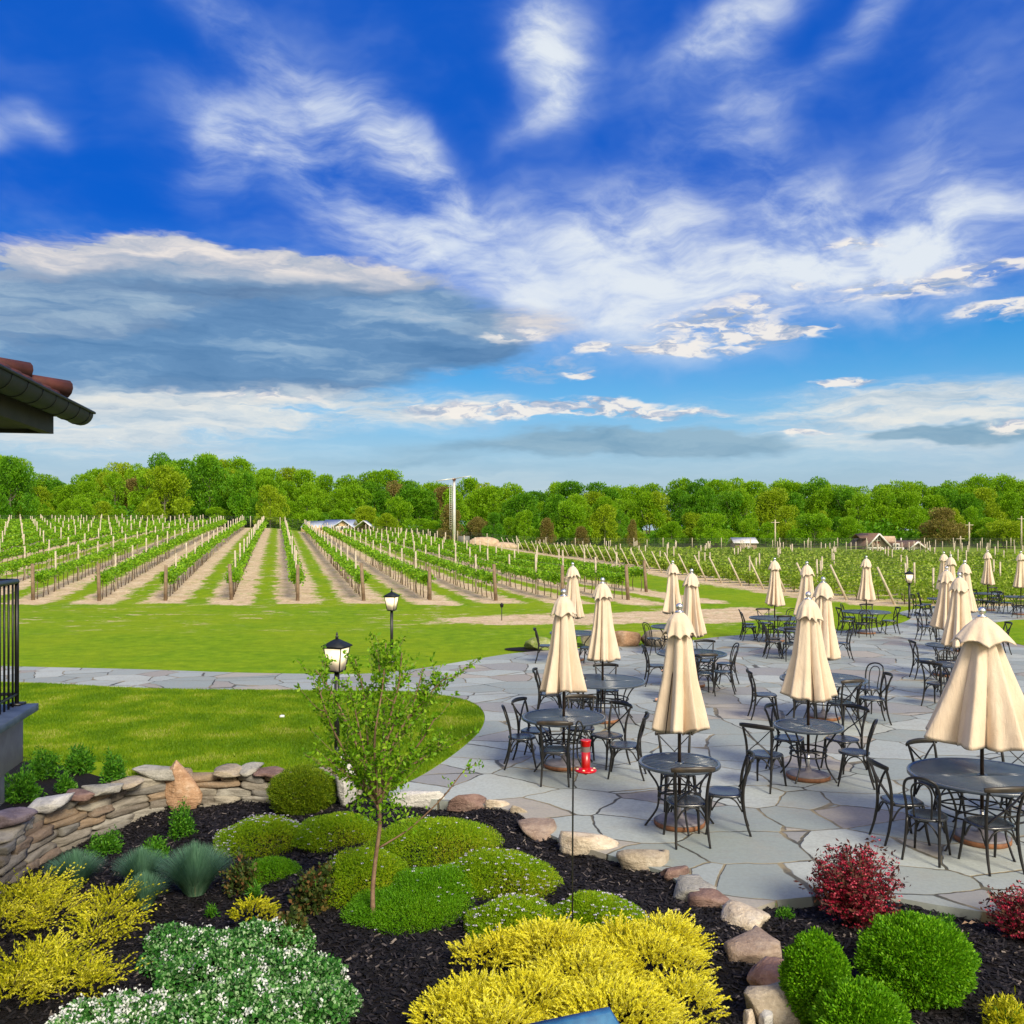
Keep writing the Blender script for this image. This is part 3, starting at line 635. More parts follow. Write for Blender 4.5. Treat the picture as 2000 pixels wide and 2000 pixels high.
# low stone ledge at the back of the patio
a = Wd(1136, 1265); b = Wd(1310, 1262)
lg = thing('stone_ledge', 'low ledge of large sandstone blocks at the back edge of the patio', 'stone ledge', (a[0], a[1], 0))
s = 0
for i, (ln, m_) in enumerate(((.95,'rk_tan'),(.9,'rk_orange'),(.85,'rk_tan'))):
    v, f = slab(400+i, (ln, .75, .5), .03, taper=.02); v += np.array([s + ln/2, .42, .22]); s += ln - .02
    MB().add(v, f).build('block', M[m_], lg)
# ================================================================ winery building corner: eave, balcony
bd = thing('winery_building', 'corner of the winery with red tiled roof, dark gutter and balcony at the left edge', 'building', (-6.5, 5, 0))
BO = np.array([-6.5, 5, 0])
dv = np.array([.2/1.018, -1/1.018]); nv = np.array([-1/1.018, -.2/1.018])       # along the side towards the camera, and into the building
def bp(s, t_, z, c0): return (c0[0]+dv[0]*s+nv[0]*t_-BO[0], c0[1]+dv[1]*s+nv[1]*t_-BO[1], z)
def prism(mb, c0, s0, s1, t0, t1, z0, z1):
    v = [bp(s, t_, z, c0) for z in (z0, z1) for s, t_ in ((s0, t0), (s1, t0), (s1, t1), (s0, t1))]
    mb.add(v, [(0,1,2,3),(7,6,5,4),(0,4,5,1),(1,5,6,2),(2,6,7,3),(3,7,4,0)])
M['stucco'] = mottle('grey_brown_stucco', (.36,.30,.27), (.43,.37,.33), 9, .9, .25, .004)
M['blueslab'] = mottle('bluestone_cap', (.15,.19,.235), (.27,.32,.37), 6, .6, .3, .006)
M['gutter'] = mottle('dark_gutter', (.008,.011,.016), (.015,.020,.028), 9, .55, .1, .003, spec=.3)
M['soffit'] = mottle('dark_soffit', (.022,.016,.012), (.045,.032,.022), 6, .7, .2, .004)
M['tile'] = mottle('red_clay_tile', (.05,.013,.011), (.11,.028,.020), 7, .75, .3, .005)
BC = (-4.19, 8.0)
mb = MB(); prism(mb, BC, 0, 7, .05, 2.6, 1.5, 1.92); prism(mb, BC, .12, 7, .16, 2.6, 1.18, 1.497); mb.build('balcony_wall', M['stucco'], bd)
mb = MB(); prism(mb, BC, -.05, 7, -.06, 2.6, 1.925, 1.985); mb.build('balcony_cap', M['blueslab'], bd)
rl = MB(); rt = 3.055
rl.tube([bp(0, .1, rt, BC), bp(6.9, .1, rt, BC)], .024, 8); rl.tube([bp(0, .1, rt, BC), bp(0, 2.5, rt, BC)], .024, 8)
rl.tube([bp(0, .1, 2.08, BC), bp(6.9, .1, 2.08, BC)], .014, 8); rl.tube([bp(0, .1, 2.08, BC), bp(0, 2.5, 2.08, BC)], .014, 8)
rail = rl.build('railing', M['black'], bd)
for i in range(0, 22):
    q = MB(); s = i*.105 + (.0 if i else 0)
    q.tube([bp(s, .1, 1.985, BC), bp(s, .1, rt, BC)], .020 if i == 0 else .010, 6)
    if i == 0: q.box(bp(0, .1, 1.995, BC), (.11, .11, .018)); q.build('rail_post', M['black'], rail)
    else: q.build('baluster', M['black'], rail)
for i in range(1, 12): MB().tube([bp(0, .1+i*.105*1.9, 1.985, BC), bp(0, .1+i*.105*1.9, rt, BC)], .010, 6).build('baluster', M['black'], rail)
EC = (-3.66, 8.0); EZ = 4.49
mb = MB(); prism(mb, (-6.9, 8.6), 0, 14, 0, 6, -1, 5.4); mb.build('wall', M['stucco'], bd)
# gutter: half round trough with straps
gp = []
th = np.linspace(PI, 2*PI, 11)
mb = MB()
ring = lambda s, r: [bp(s, .08 - r*math.cos(a)*-1*1.0, EZ + .02 + r*math.sin(a), EC) for a in th]
for r0 in (.106, .098): mb.add(np.array(ring(0, r0) + ring(9, r0)), [(i, i+1, i+12, i+11) for i in range(10)])
mb.add(np.array(ring(0, .106) + [bp(0, .08, EZ+.02, EC)]), [(i, i+1, 11) for i in range(10)])
mb.tube([bp(0, -.035, EZ+.025, EC), bp(9, -.035, EZ+.025, EC)], .012, 6)
g_ = mb.build('gutter', M['gutter'], bd)
for i in range(14):
    s = .12 + i*.33; q = MB(); pts = [bp(s, .08 + .108*math.cos(a), EZ+.02+.108*math.sin(a), EC) for a in th]
    q.tube(pts, .0035, 5); q.build('gutter_strap', M['black'], g_)
mb = MB(); prism(mb, EC, .28, 9, .22, .3, EZ-.19, EZ-.02); prism(mb, EC, .28, .36, .3, 6, EZ-.19, EZ-.02); mb.build('fascia', M['soffit'], bd)
mb = MB(); prism(mb, EC, .37, 9, .31, 6, EZ-.165, EZ-.14)
mb.build('soffit', M['soffit'], bd)
mb = MB()
v = [bp(.32, .12, EZ+.0, EC), bp(9, .12, EZ+.0, EC), bp(9, 4.2, EZ+1.75, EC), bp(4.2, 4.2, EZ+1.75, EC), bp(.32, 6, EZ+.0, EC)]
mb.add(v + [(x, y, z-.05) for x, y, z in v], [(0,1,2,3),(0,3,4),(8,7,6,5),(9,8,5),(0,5,6,1),(4,9,5,0)]); mb.build('roof_deck', M['soffit'], bd)
# clay tiles: courses that step up the slope, and hip tiles along the hip
cor = MB()
for c_ in range(11):
    t0 = .13 + c_*.36; z0 = EZ + .07 + c_*.154; s0 = .36 + c_*.37
    n = int((9 - s0)/.24)
    for i in range(n):
        s = s0 + i*.24; a0, a1 = (s, t0), (s, t0+.42)
        pts0 = [bp(s + .12 + .11*math.cos(a), t0, z0 + .075*math.sin(a), EC) for a in np.linspace(0, PI, 6)]
        pts1 = [bp(s + .12 + .10*math.cos(a), t0+.42, z0 + .175 + .065*math.sin(a), EC) for a in np.linspace(0, PI, 6)]
        lo0 = [(x, y, z-.02) for x, y, z in pts0]
        cor.add(pts0 + pts1 + lo0, [(j, j+1, j+7, j+6) for j in range(5)] + [(j+12, j+13, j+1, j) for j in range(5)])
cor.build('roof_tiles', M['tile'], bd)
for i in range(20):
    q = MB(); f0 = .0 + i*.235; c0 = np.array(bp(.30+f0, .12+f0, EZ+.15+f0*.43, EC)); c1 = np.array(bp(.30+f0+.30, .12+f0+.30, EZ+.15+(f0+.30)*.43-.03, EC))
    q.tube([c0+np.array([0,0,.03]), c1-np.array([0,0,.03])], [.080, .050], 12, flat=1.35); q.build('hip_tile', M['tile'], bd)
mb = MB(); mb.lathe([(.0,-.1),(.05,-.09),(.075,-.04),(.05,.0),(.09,.03),(.11,.08),(.11,.16)], 16, bp(1.05, 1.18, EZ-.27, EC)); mb.build('corbel', M['soffit'], bd)
# ================================================================ furniture
def make_cross(brown):
    t_ = thing('cross_back_chair', '', 'chair'); mi = M['iron']
    s = MB(); n = 28; out = []
    for i in range(n):
        a = 2*PI*i/n; ca, sa = math.cos(a), math.sin(a); e = .62
        out.append((math.copysign(abs(ca)**e, ca)*(.215 - .018*(sa < 0)*abs(sa)), math.copysign(abs(sa)**e, sa)*.205 + .01))
    rings = [(.96,.425),(1.0,.435),(1.0,.45),(.93,.458),(.7,.452),(.02,.449)]
    v = [(x*k_, y*k_, z) for k_, z in rings for x, y in out]
    f = [(i*n+q, i*n+(q+1) % n, (i+1)*n+(q+1) % n, (i+1)*n+q) for i in range(len(rings)-1) for q in range(n)]; f.append(tuple(range(n-1, -1, -1)))
    s.add(v, f).build('seat', M['seat'], t_, True)
    for sx in (-1, 1):
        MB().tube(spline([(sx*.175,.165,.43),(sx*.182,.18,.3),(sx*.195,.20,.14),(sx*.205,.225,0)], 4), [.019,.018,.015,.013], 8).build('leg', mi, t_, True)
        MB().tube(spline([(sx*.19,-.275,0),(sx*.18,-.225,.16),(sx*.172,-.195,.34),(sx*.172,-.19,.48),(sx*.18,-.205,.64),(sx*.196,-.25,.80),(sx*.205,-.275,.865)], 4), [.013,.016,.018,.018,.016,.014], 8).build('leg', mi, t_, True)
    r = spline([(-.245,-.262,.862),(-.17,-.298,.872),(0,-.322,.878),(.17,-.298,.872),(.245,-.262,.862)], 5)
    MB().tube(r, [.024,.030,.033,.030,.024], 8, flat=.42).build('top_rail', M['seatbrown'] if brown else mi, t_, True)
    for sx in (-1, 1):
        MB().tube(spline([(sx*.192,-.268,.835),(sx*.10,-.262,.74),(0,-.238,.64),(-sx*.10,-.21,.555),(-sx*.185,-.17,.46)], 5), .0165, 6, flat=.4, up=(0,1,.2)).build('cross_bar', mi, t_, True)
    for a, b in (((-.17,.165),(.17,.165)), ((-.172,-.19),(.172,-.19)), ((-.175,.16),(-.172,-.18)), ((.175,.16),(.172,-.18))):
        a = np.array(a); b = np.array(b); m_ = (a+b)/2; q = lambda u, z: (*(a+(b-a)*u), z)
        MB().tube(spline([q(.0,.27), q(.06,.31), q(.2,.385), q(.36,.42), q(.5,.427), q(.64,.42), q(.8,.385), q(.94,.31), q(1,.27)], 3), .0095, 6).build('bracket', mi, t_, True)
    return t_
def make_round():
    t_ = thing('bentwood_chair', '', 'chair'); mi = M['iron']
    MB().lathe([(.19,.425),(.205,.432),(.205,.452),(.185,.46),(.15,.453),(.01,.449)], 28).build('seat', M['seat'], t_, True)
    for sx in (-1, 1):
        MB().tube(spline([(sx*.14,.13,.43),(sx*.15,.15,.3),(sx*.168,.175,.14),(sx*.18,.205,0)], 4), [.018,.017,.014,.012], 8).build('leg', mi, t_, True)
        MB().tube(spline([(sx*.185,-.26,0),(sx*.17,-.20,.2),(sx*.16,-.165,.44)], 4), [.013,.015,.016], 8).build('leg', mi, t_, True)
    MB().tube(spline([(-.16,-.165,.44),(-.168,-.185,.6),(-.178,-.225,.74),(-.15,-.26,.845),(-.08,-.285,.89),(0,-.292,.902),(.08,-.285,.89),(.15,-.26,.845),(.178,-.225,.74),(.168,-.185,.6),(.16,-.165,.44)], 5), .0145, 8).build('back_loop', mi, t_, True)
    MB().tube(spline([(-.085,-.17,.45),(-.095,-.195,.6),(-.10,-.235,.74),(-.065,-.262,.82),(0,-.272,.842),(.065,-.262,.82),(.10,-.235,.74),(.095,-.195,.6),(.085,-.17,.45)], 5), .010, 8).build('inner_loop', mi, t_, True)
    for a, b in (((-.14,.135),(.14,.135)), ((-.16,-.165),(.16,-.165)), ((-.145,.13),(-.16,-.16)), ((.145,.13),(.16,-.16))):
        a = np.array(a); b = np.array(b); q = lambda u, z: (*(a+(b-a)*u), z)
        MB().tube(spline([q(.0,.25), q(.08,.31), q(.25,.385), q(.5,.415), q(.75,.385), q(.92,.31), q(1,.25)], 3), .009, 6).build('bracket', mi, t_, True)
    return t_
def make_table(r, name):
    t_ = thing(name, '', 'table'); zt = .74
    th = np.linspace(0, 2*PI, 64, endpoint=False)
    rim = MB(); prof = [(r-.042,zt-.006),(r-.04,zt+.003),(r-.005,zt+.004),(r,zt-.004),(r,zt-.032),(r-.012,zt-.032),(r-.014,zt-.008)]
    rim.lathe(prof + [prof[0]], 64, cap=False); rim.build('rim', M['tabletop'], t_, True)
    sl_ = MB(); y = -r + .05; SW, SG = (.040, .026) if r < .5 else (.029, .018)
    while y < r - .04:
        hx = math.sqrt(max(0, (r-.03)**2 - max(abs(y), abs(y+SW))**2))
        if hx > .03:
            if y < .03 and y + SW > -.03: sl_.box((-hx/2-.02, y+SW/2, zt-.004), (hx-.04, SW, .009)); sl_.box((hx/2+.02, y+SW/2, zt-.004), (hx-.04, SW, .009))
            else: sl_.box((0, y+SW/2, zt-.004), (2*hx, SW, .009))
        y += SW + SG
    for x in (-r*.55, 0, r*.55):
        h2 = math.sqrt(r*r-x*x)-.03; sl_.box((x, (h2+.06)/2, zt-.014), (.04, h2-.06, .008)); sl_.box((x, -(h2+.06)/2, zt-.014), (.04, h2-.06, .008))
    sl_.lathe([(.055,zt-.02),(.055,zt+.006),(.03,zt+.006),(.03,zt-.02)], 20, cap=False)
    sl_.build('slatted_top', M['tabletop'], t_)
    nl = 4 if r < .7 else 6; mid = .40 if r < .7 else .36; rm = r*.52 if r < .7 else r*.60
    for i in range(nl):
        a = 2*PI*i/nl + .5; c_, s_ = math.cos(a), math.sin(a); q = lambda rr, z: (rr*c_, rr*s_, z)
        MB().tube(spline([q(r*.86,zt-.03), q(r*.74,.62), q(rm*1.06,.48), q(rm,.36), q(rm*1.08,.2), q(r*.80,.04), q(r*.86,0)], 5), .0125, 7).build('leg', M['iron'], t_, True)
    rg = MB()
    for z in (.41, .33): rg.tube([(rm*math.cos(a), rm*math.sin(a), z) for a in np.linspace(0, 2*PI, 36, endpoint=False)], .011, 6, closed=True)
    for i in range(3):
        a = PI*i/3 + .5; rg.tube([(-rm*math.cos(a), -rm*math.sin(a), .37), (-.05*math.cos(a), -.05*math.sin(a), .37)], .009, 6); rg.tube([(rm*math.cos(a), rm*math.sin(a), .37), (.05*math.cos(a), .05*math.sin(a), .37)], .009, 6)
    rg.tube([(.05*math.cos(a), .05*math.sin(a), .37) for a in np.linspace(0, 2*PI, 16, endpoint=False)], .008, 6, closed=True)
    rg.build('ring_brace', M['iron'], t_, True); return t_
def make_umbrella(seed, rb=.345, rv=.188):
    r = np.random.default_rng(seed); t_ = thing('patio_umbrella', '', 'umbrella')
    MB().lathe([(.285,0),(.30,.012),(.30,.052),(.292,.058)], 40).build('base_disc', M['rust'], t_)
    MB().lathe([(.292,.0585),(.24,.072),(.12,.09),(.05,.10),(.035,.16),(.03,.16)], 40).build('base_cover', M['discTop'], t_, True)
    MB().tube([(0,0,.1),(0,0,.36)], .0235, 14).build('pole_sleeve', M['chrome'], t_, True)
    MB().tube([(0,0,.36),(0,0,2.50)], .0205, 14).build('pole', M['pole'], t_, True)
    nth = 160; nz = 34; th = np.linspace(0, 2*PI, nth, endpoint=False)
    ph = r.uniform(0, 6); la = r.uniform(.7, 1.25, 8); hem = r.uniform(-.035, .045, 8); tw = r.uniform(-.25, .25); wv = r.uniform(0, 6, 4)
    lean = r.uniform(-.02, .02, 2)
    v = []
    for i in range(nz):
        u = i/(nz-1); R0 = np.interp(u, [0,.06,.2,.55,1], [.035,.075,.145 if rb < .5 else .19,.6*rb,rb])
        a = th + ph + tw*u + .22*np.sin(2*th+wv[0]) + .10*np.sin(3*th+wv[1]) + .05*np.sin(7*th+wv[2]); lob = (a/(2*PI)*8) % 8; li_ = lob.astype(int) % 8; fr = lob - np.floor(lob)
        fold = .5*np.sin(fr*PI)**.7 + .5*(1 - np.abs(2*fr - 1)**1.2)
        side = .10*np.sin(fr*PI*3 + wv[0] + li_)*np.clip(u*2, 0, 1) + .035*np.sin(17*th + wv[1] + 3*u)
        amp = (.24 + .40*u) if rb < .5 else (.17 + .34*u)
        rr = R0*((1-amp) + amp*fold*(.75+.5*(la[li_]-.5)) + side*.55*u + .02*np.sin(5*th + wv[2]))
        z = 2.47 - u*1.33 + (u**4)*(hem[li_]*fold - .05*(1-fold)) + .01*np.sin(9*th)*u
        v.append(np.stack([rr*np.cos(th) + lean[0]*u, rr*np.sin(th) + lean[1]*u, z], 1))
    # the hem turns in and up a little, so the canopy reads as cloth with a lining
    last = v[-1]; inn = last.copy(); inn[:, :2] *= .93; inn[:, 2] += .012; v.append(inn); in2 = inn.copy(); in2[:, :2] *= .8; in2[:, 2] += .16; v.append(in2)
    v = np.concatenate(v); nzz = nz + 2; i = np.arange(nzz-1)[:, None]*nth; q = np.arange(nth)[None, :]; q2 = (q+1) % nth
    f = np.stack([i+q, i+nth+q, i+nth+q2, i+q2], -1).reshape(-1, 4)
    MB().addq(v, f).build('canopy', M['fabric'], t_, True)
    v = []; nz = 14; pv = r.uniform(0, 6)
    for i in range(nz):
        u = i/(nz-1); lb_ = .7 + .6*np.abs(np.sin(th*1.5 + pv)); R0 = np.interp(u, [0,.12,.4,1], [.045,.085,.135 if rb < .5 else .17,rv]); fr = (th + pv + .2*np.sin(2*th+wv[0]) + .1*np.sin(3*th+wv[1]))/(2*PI)*8 % 1
        sc_ = np.abs(np.sin(fr*PI)); rr = R0*(1 + u*u*(.08*(1-sc_) - .07*sc_)*lb_ + .05*u*np.sin(11*th+wv[3]) + .05*u*np.sin(3*th+wv[0]))
        z = 2.515 - u*.255 - u**3*.048*lb_*(1-sc_)**1.3 + .02*u*np.sin(3*th+wv[2]); v.append(np.stack([rr*np.cos(th), rr*np.sin(th), z], 1))
    last = v[-1].copy(); last[:, :2] *= .95; last[:, 2] += .012; v.append(last); l2 = last.copy(); l2[:, :2] *= .75; l2[:, 2] += .07; v.append(l2); nz += 2
    v = np.concatenate(v); i = np.arange(nz-1)[:, None]*nth
    f = np.stack([i+q, i+nth+q, i+nth+q2, i+q2], -1).reshape(-1, 4); MB().addq(v, f).build('vent_cap', M['fabric'], t_, True)
    MB().lathe([(.03,2.495),(.055,2.513),(.048,2.526),(.018,2.535),(.024,2.545),(.038,2.56),(.042,2.582),(.034,2.605),(.013,2.62),(.001,2.622)], 20).build('finial', M['chrome'], t_, True)
    for j in range(8):
        a = 2*PI*(j+.5)/8 - ph; e = np.array((rb*.62*math.cos(a), rb*.62*math.sin(a), 1.105)); MB().tube([(.03*math.cos(a), .03*math.sin(a), 2.3), e], .006, 5).build('rib', M['pole'], t_, True)
    return t_
protos = {}
protos['x'] = make_cross(False); protos['y'] = make_cross(True); protos['o'] = make_round()
for k_ in ('x', 'y', 'o'): kids(protos[k_])
tabs = {}
for k_, r_ in (('s', .48), ('m', .62), ('l', .78)): tabs[k_] = make_table(r_, 'round_table'); kids(tabs[k_])
umb = [make_umbrella(s) for s in (1, 2, 3, 4, 5)]; umbA = make_umbrella(9, .60, .31)
for u in umb + [umbA]: kids(u)
used = set()
def place(root, loc, rz, label, group):
    o = root if root.name not in used else copy_tree(root)
    used.add(root.name); o.location = loc; o.rotation_euler = (0, 0, rz); o['label'] = label; o['group'] = group
    return o
# tables and umbrellas: key, px, k (px per metre), table kind, slat angle, umbrella variant, phrase
TB = [('A',1918,174,'l',2,9,'half open cream umbrella nearest the camera, flared wide at the right edge','largest round slatted table at the right edge of the foreground'),
 ('B',1101,132.6,'m',5,0,'folded cream umbrella behind the red hummingbird feeder','round table behind the red hummingbird feeder'),
 ('C',1327,165,'s',-24,1,'folded cream umbrella at the front centre with a sandalled foot showing at its left side','small round slatted table nearest the big pale boulders'),
 ('D',1177,107,'l',0,2,'folded cream umbrella just right of the one behind the feeder','large round table half hidden behind the feeder table'),
 ('E',1118.6,73,'m',70,3,'small folded umbrella seen behind the left front pair, above the sandstone ledge','striped round table in front of the left end of the sandstone ledge'),
 ('F',1314,68.5,'m',10,4,'folded umbrella rising behind the front centre one, at its left shoulder','round table at the right end of the sandstone ledge'),
 ('G',1350.7,87.4,'l',58,0,'folded umbrella rising behind the front centre one, at its right shoulder','large striped table half hidden by the front centre umbrella'),
 ('H',1513,62.3,'l',0,1,'lone folded umbrella at the back between the lawn and the leaning posts','large round table beside the bare track at the back of the patio'),
 ('I',1576,70.6,'l',12,2,'folded umbrella just behind the two overlapping middle ones','dark round table hidden behind the middle umbrella pair'),
 ('J',1608,105.6,'l',8,3,'rear umbrella of the two overlapping ones in the middle of the patio','large table behind the small middle table'),
 ('K',1578.6,138.8,'s',20,4,'front umbrella of the two overlapping ones in the middle of the patio','small round table in the middle with a rusty disc showing below it'),
 ('L',1692,58,'l',0,0,'folded umbrella standing alone left of the back lamp post','large round table left of the back lamp post'),
 ('M',1843.5,48.8,'m',0,1,'farthest left umbrella of the right hand cluster','table just right of the back lamp post, half hidden by the umbrella cluster'),
 ('N',1857,55,'m',0,2,'umbrella second from the left at the back of the right hand cluster','table hidden behind the right hand umbrella cluster'),
 ('O',1884,68,'m',0,3,'umbrella leaning over the right side of the right hand cluster','table hidden at the right side of the umbrella cluster'),
 ('P',1849,81.6,'s',0,4,'left front umbrella of the right hand cluster','small round table behind the bentwood chair at the right cluster'),
 ('Q',1874,95.6,'s',0,0,'front umbrella of the right hand cluster, directly behind the half open one','small round table just left of the half open umbrella'),
 ('R',1929,45,'m',0,1,'far umbrella right of the cluster, standing clear before the vines','far round table before the vines, left one of the last two'),
 ('S',1994,47.4,'m',0,2,'farthest right umbrella, cut by the picture edge','far round table at the right picture edge')]
TP = {}
for key, px, kk, kind, ang, uv, lu, lt in TB:
    p = Wk(px, kk); p = (p[0], p[1], .012); TP[key] = p
    place(tabs[kind], p, R_(ang), lt, 'round tables on the patio')
    place(umbA if uv == 9 else umb[uv], p, R_(random.uniform(0, 360)), lu, 'cream patio umbrellas')
    uo = [q for q in bpy.data.objects if q.get('label') == lu][0]
    if uv != 9:
        g = random.uniform(.9, 1.1)
        for ch in uo.children:
            if ch.name.split('.')[0] == 'canopy': ch.scale = (g, g*random.uniform(.93, 1.07), random.uniform(.99, 1.008)); ch.rotation_euler = (0, 0, random.uniform(0, 6))
# chairs: kind, px, k, facing (x, y) or table key, label
CHS = [('o',1019.6,132.7,'B','bentwood chair left of the feeder table, leftmost on the patio front'),
 ('x',1044.5,128.5,(.85,-.45),'cross back chair behind left of the feeder table'),
 ('y',1085,141,(.08,1),'cross back chair with brown top rail in front of the feeder table'),
 ('y',1134,127,(-.08,-1),'cross back chair behind the feeder table, right of its pole'),
 ('x',1187,131.6,(-.80,-.60),'cross back chair right of the feeder'),
 ('x',1221.7,138,(-1,.22),'cross back chair farther right of the feeder, seat facing left'),
 ('x',1074.3,105,(1,-.12),'cross back chair left of the large table behind the feeder table'),
 ('x',1186,102.5,(0,-1),'cross back chair behind the large table, its rail above the tabletop'),
 ('x',1128,108,(.4,.9),'cross back chair tucked between the two feeder side tables'),
 ('x',1066,74.2,(1,-.05),'cross back chair beside the mossy boulder'),
 ('x',1150,75.5,(-.8,.4),'cross back chair glimpsed between the two left front umbrellas'),
 ('x',1282,87,(1,0),'cross back chair left of the front centre umbrella'),
 ('x',1379,84,(-.1,-1),'cross back chair behind the large striped table'),
 ('y',1372,92,(-.1,1),'cross back chair in front of the large striped table'),
 ('o',1416.5,85.7,(-1,-.1),'rear bentwood chair of the pair right of the striped table'),
 ('o',1412.5,91,(-1,.3),'front bentwood chair of the pair right of the striped table'),
 ('o',1276.5,69.6,(.9,.45),'bentwood chair in front of the sandstone ledge'),
 ('o',1464.7,62,(1,-.05),'front bentwood chair of the close pair beside the bare track'),
 ('o',1461,60.2,(1,-.25),'rear bentwood chair of the close pair beside the bare track'),
 ('x',1496,59.6,(.1,-1),'cross back chair behind the table by the bare track, left one'),
 ('o',1543,60,(-.5,-.85),'bentwood chair behind the table by the bare track, right one'),
 ('x',1526,63.8,(-.05,1),'cross back chair in front of the table by the bare track'),
 ('o',1512,71.6,(1,0),'front bentwood chair of the pair in the middle back of the patio'),
 ('o',1510.5,69.6,(1,-.2),'rear bentwood chair of the pair in the middle back of the patio'),
 ('x',1545.5,73,(.1,1),'cross back chair left of the middle umbrella with its back to the camera'),
 ('o',1644,72.5,(-1,.1),'bentwood chair right of the rear middle umbrella, only its side shows'),
 ('x',1653,58.4,(1,.05),'cross back chair left of the table by the back lamp post'),
 ('o',1659,56,(.8,-.5),'bentwood chair behind left of the table by the back lamp post'),
 ('x',1698,56.2,(0,-1),'cross back chair behind the table by the back lamp post'),
 ('o',1685,60,(.1,1),'bentwood chair in front of the table by the back lamp post'),
 ('x',1737.7,58.2,(-1,.05),'cross back chair right of the table by the back lamp post'),
 ('x',1493.3,105.6,(1,-.1),'cross back chair standing apart left of the middle tables'),
 ('x',1572,109.5,(.35,.95),'cross back chair left behind the small middle table'),
 ('y',1645,111,(-.35,.95),'cross back chair right behind the small middle table'),
 ('o',1696,101.6,(-.75,-.6),'bentwood chair with its loop back showing right of the middle tables'),
 ('x',1704,108,(-1,.1),'cross back chair just right of the middle loop back chair'),
 ('x',1539.4,133.5,(.85,-.5),'cross back chair at the back left of the small middle table'),
 ('x',1494,144,(.62,.78),'cross back chair at the front left of the small middle table'),
 ('x',1646.5,134,(-.88,-.48),'cross back chair at the back right of the small middle table'),
 ('o',1668,142.5,(-.95,.35),'bentwood chair at the front right of the small middle table'),
 ('y',1324,155,(0,-1),'cross back chair behind the small slatted table at the front'),
 ('y',1341,174,(-.08,1),'cross back chair with its back to the camera at the front slatted table'),
 ('x',1416.5,168,(-1,.18),'cross back chair right of the front slatted table, blue light on its seat'),
 ('x',1759.5,173.5,(1,.06),'cross back chair left of the largest table, seen edge on'),
 ('o',1811,183,(.62,.78),'bentwood chair at the front left of the largest table'),
 ('y',1833,162,(.35,-.93),'cross back chair behind left of the largest table'),
 ('y',1934,188,(-.12,1),'cross back chair with its back to the camera at the largest table'),
 ('x',1999,160,(-.25,-.95),'cross back chair behind right of the largest table at the picture edge'),
 ('x',1809,62,(1,-.05),'cross back chair left of the umbrella cluster, nearest the lamp post path'),
 ('x',1826,59.4,(.5,-.85),'cross back chair directly left of the umbrella cluster'),
 ('x',1796,48.4,(1,-.1),'left chair of the two just right of the back lamp post'),
 ('x',1808,47.8,(.9,-.5),'right chair of the two just right of the back lamp post'),
 ('o',1841,70,(.4,.9),'bentwood chair at the foot of the umbrella cluster'),
 ('o',1851,85,(.05,1),'front bentwood chair before the small table at the right cluster'),
 ('o',1858,92,(0,-1),'bentwood chair behind the small table beside the half open umbrella'),
 ('x',1805,83.2,(1,-.1),'cross back chair left of the right hand cluster, farther of the front two'),
 ('x',1832.5,98.5,(.8,.55),'cross back chair left of the half open umbrella, nearer of the front two'),
 ('x',1938,45.8,(-.1,1),'cross back chair in front of the far left table before the vines'),
 ('x',1944,43.4,(0,-1),'cross back chair behind the far left table before the vines'),
 ('x',1915,45,(1,0),'cross back chair left of the far left table before the vines'),
 ('x',1965,46.7,(.95,.1),'cross back chair between the last two far tables'),
 ('o',1990,49.2,(.05,1),'bentwood chair in front of the far table at the picture edge'),
 ('x',1950,69.4,(-1,.1),'cross back chair by the small lawn right of the umbrella cluster'),
 ('x',1338,95,(-1,-.15),'cross back chair behind the front centre umbrella, with a person seated on it')]
for kind, px, kk, fc, lb in CHS:
    d = FP/kk; p = ((px-1000)/kk, d, .012)
    if isinstance(fc, str): fc = (TP[fc][0]-p[0], TP[fc][1]-p[1])
    place(protos[kind], p, math.atan2(-fc[0], fc[1]), lb, 'dark chairs round the patio tables')
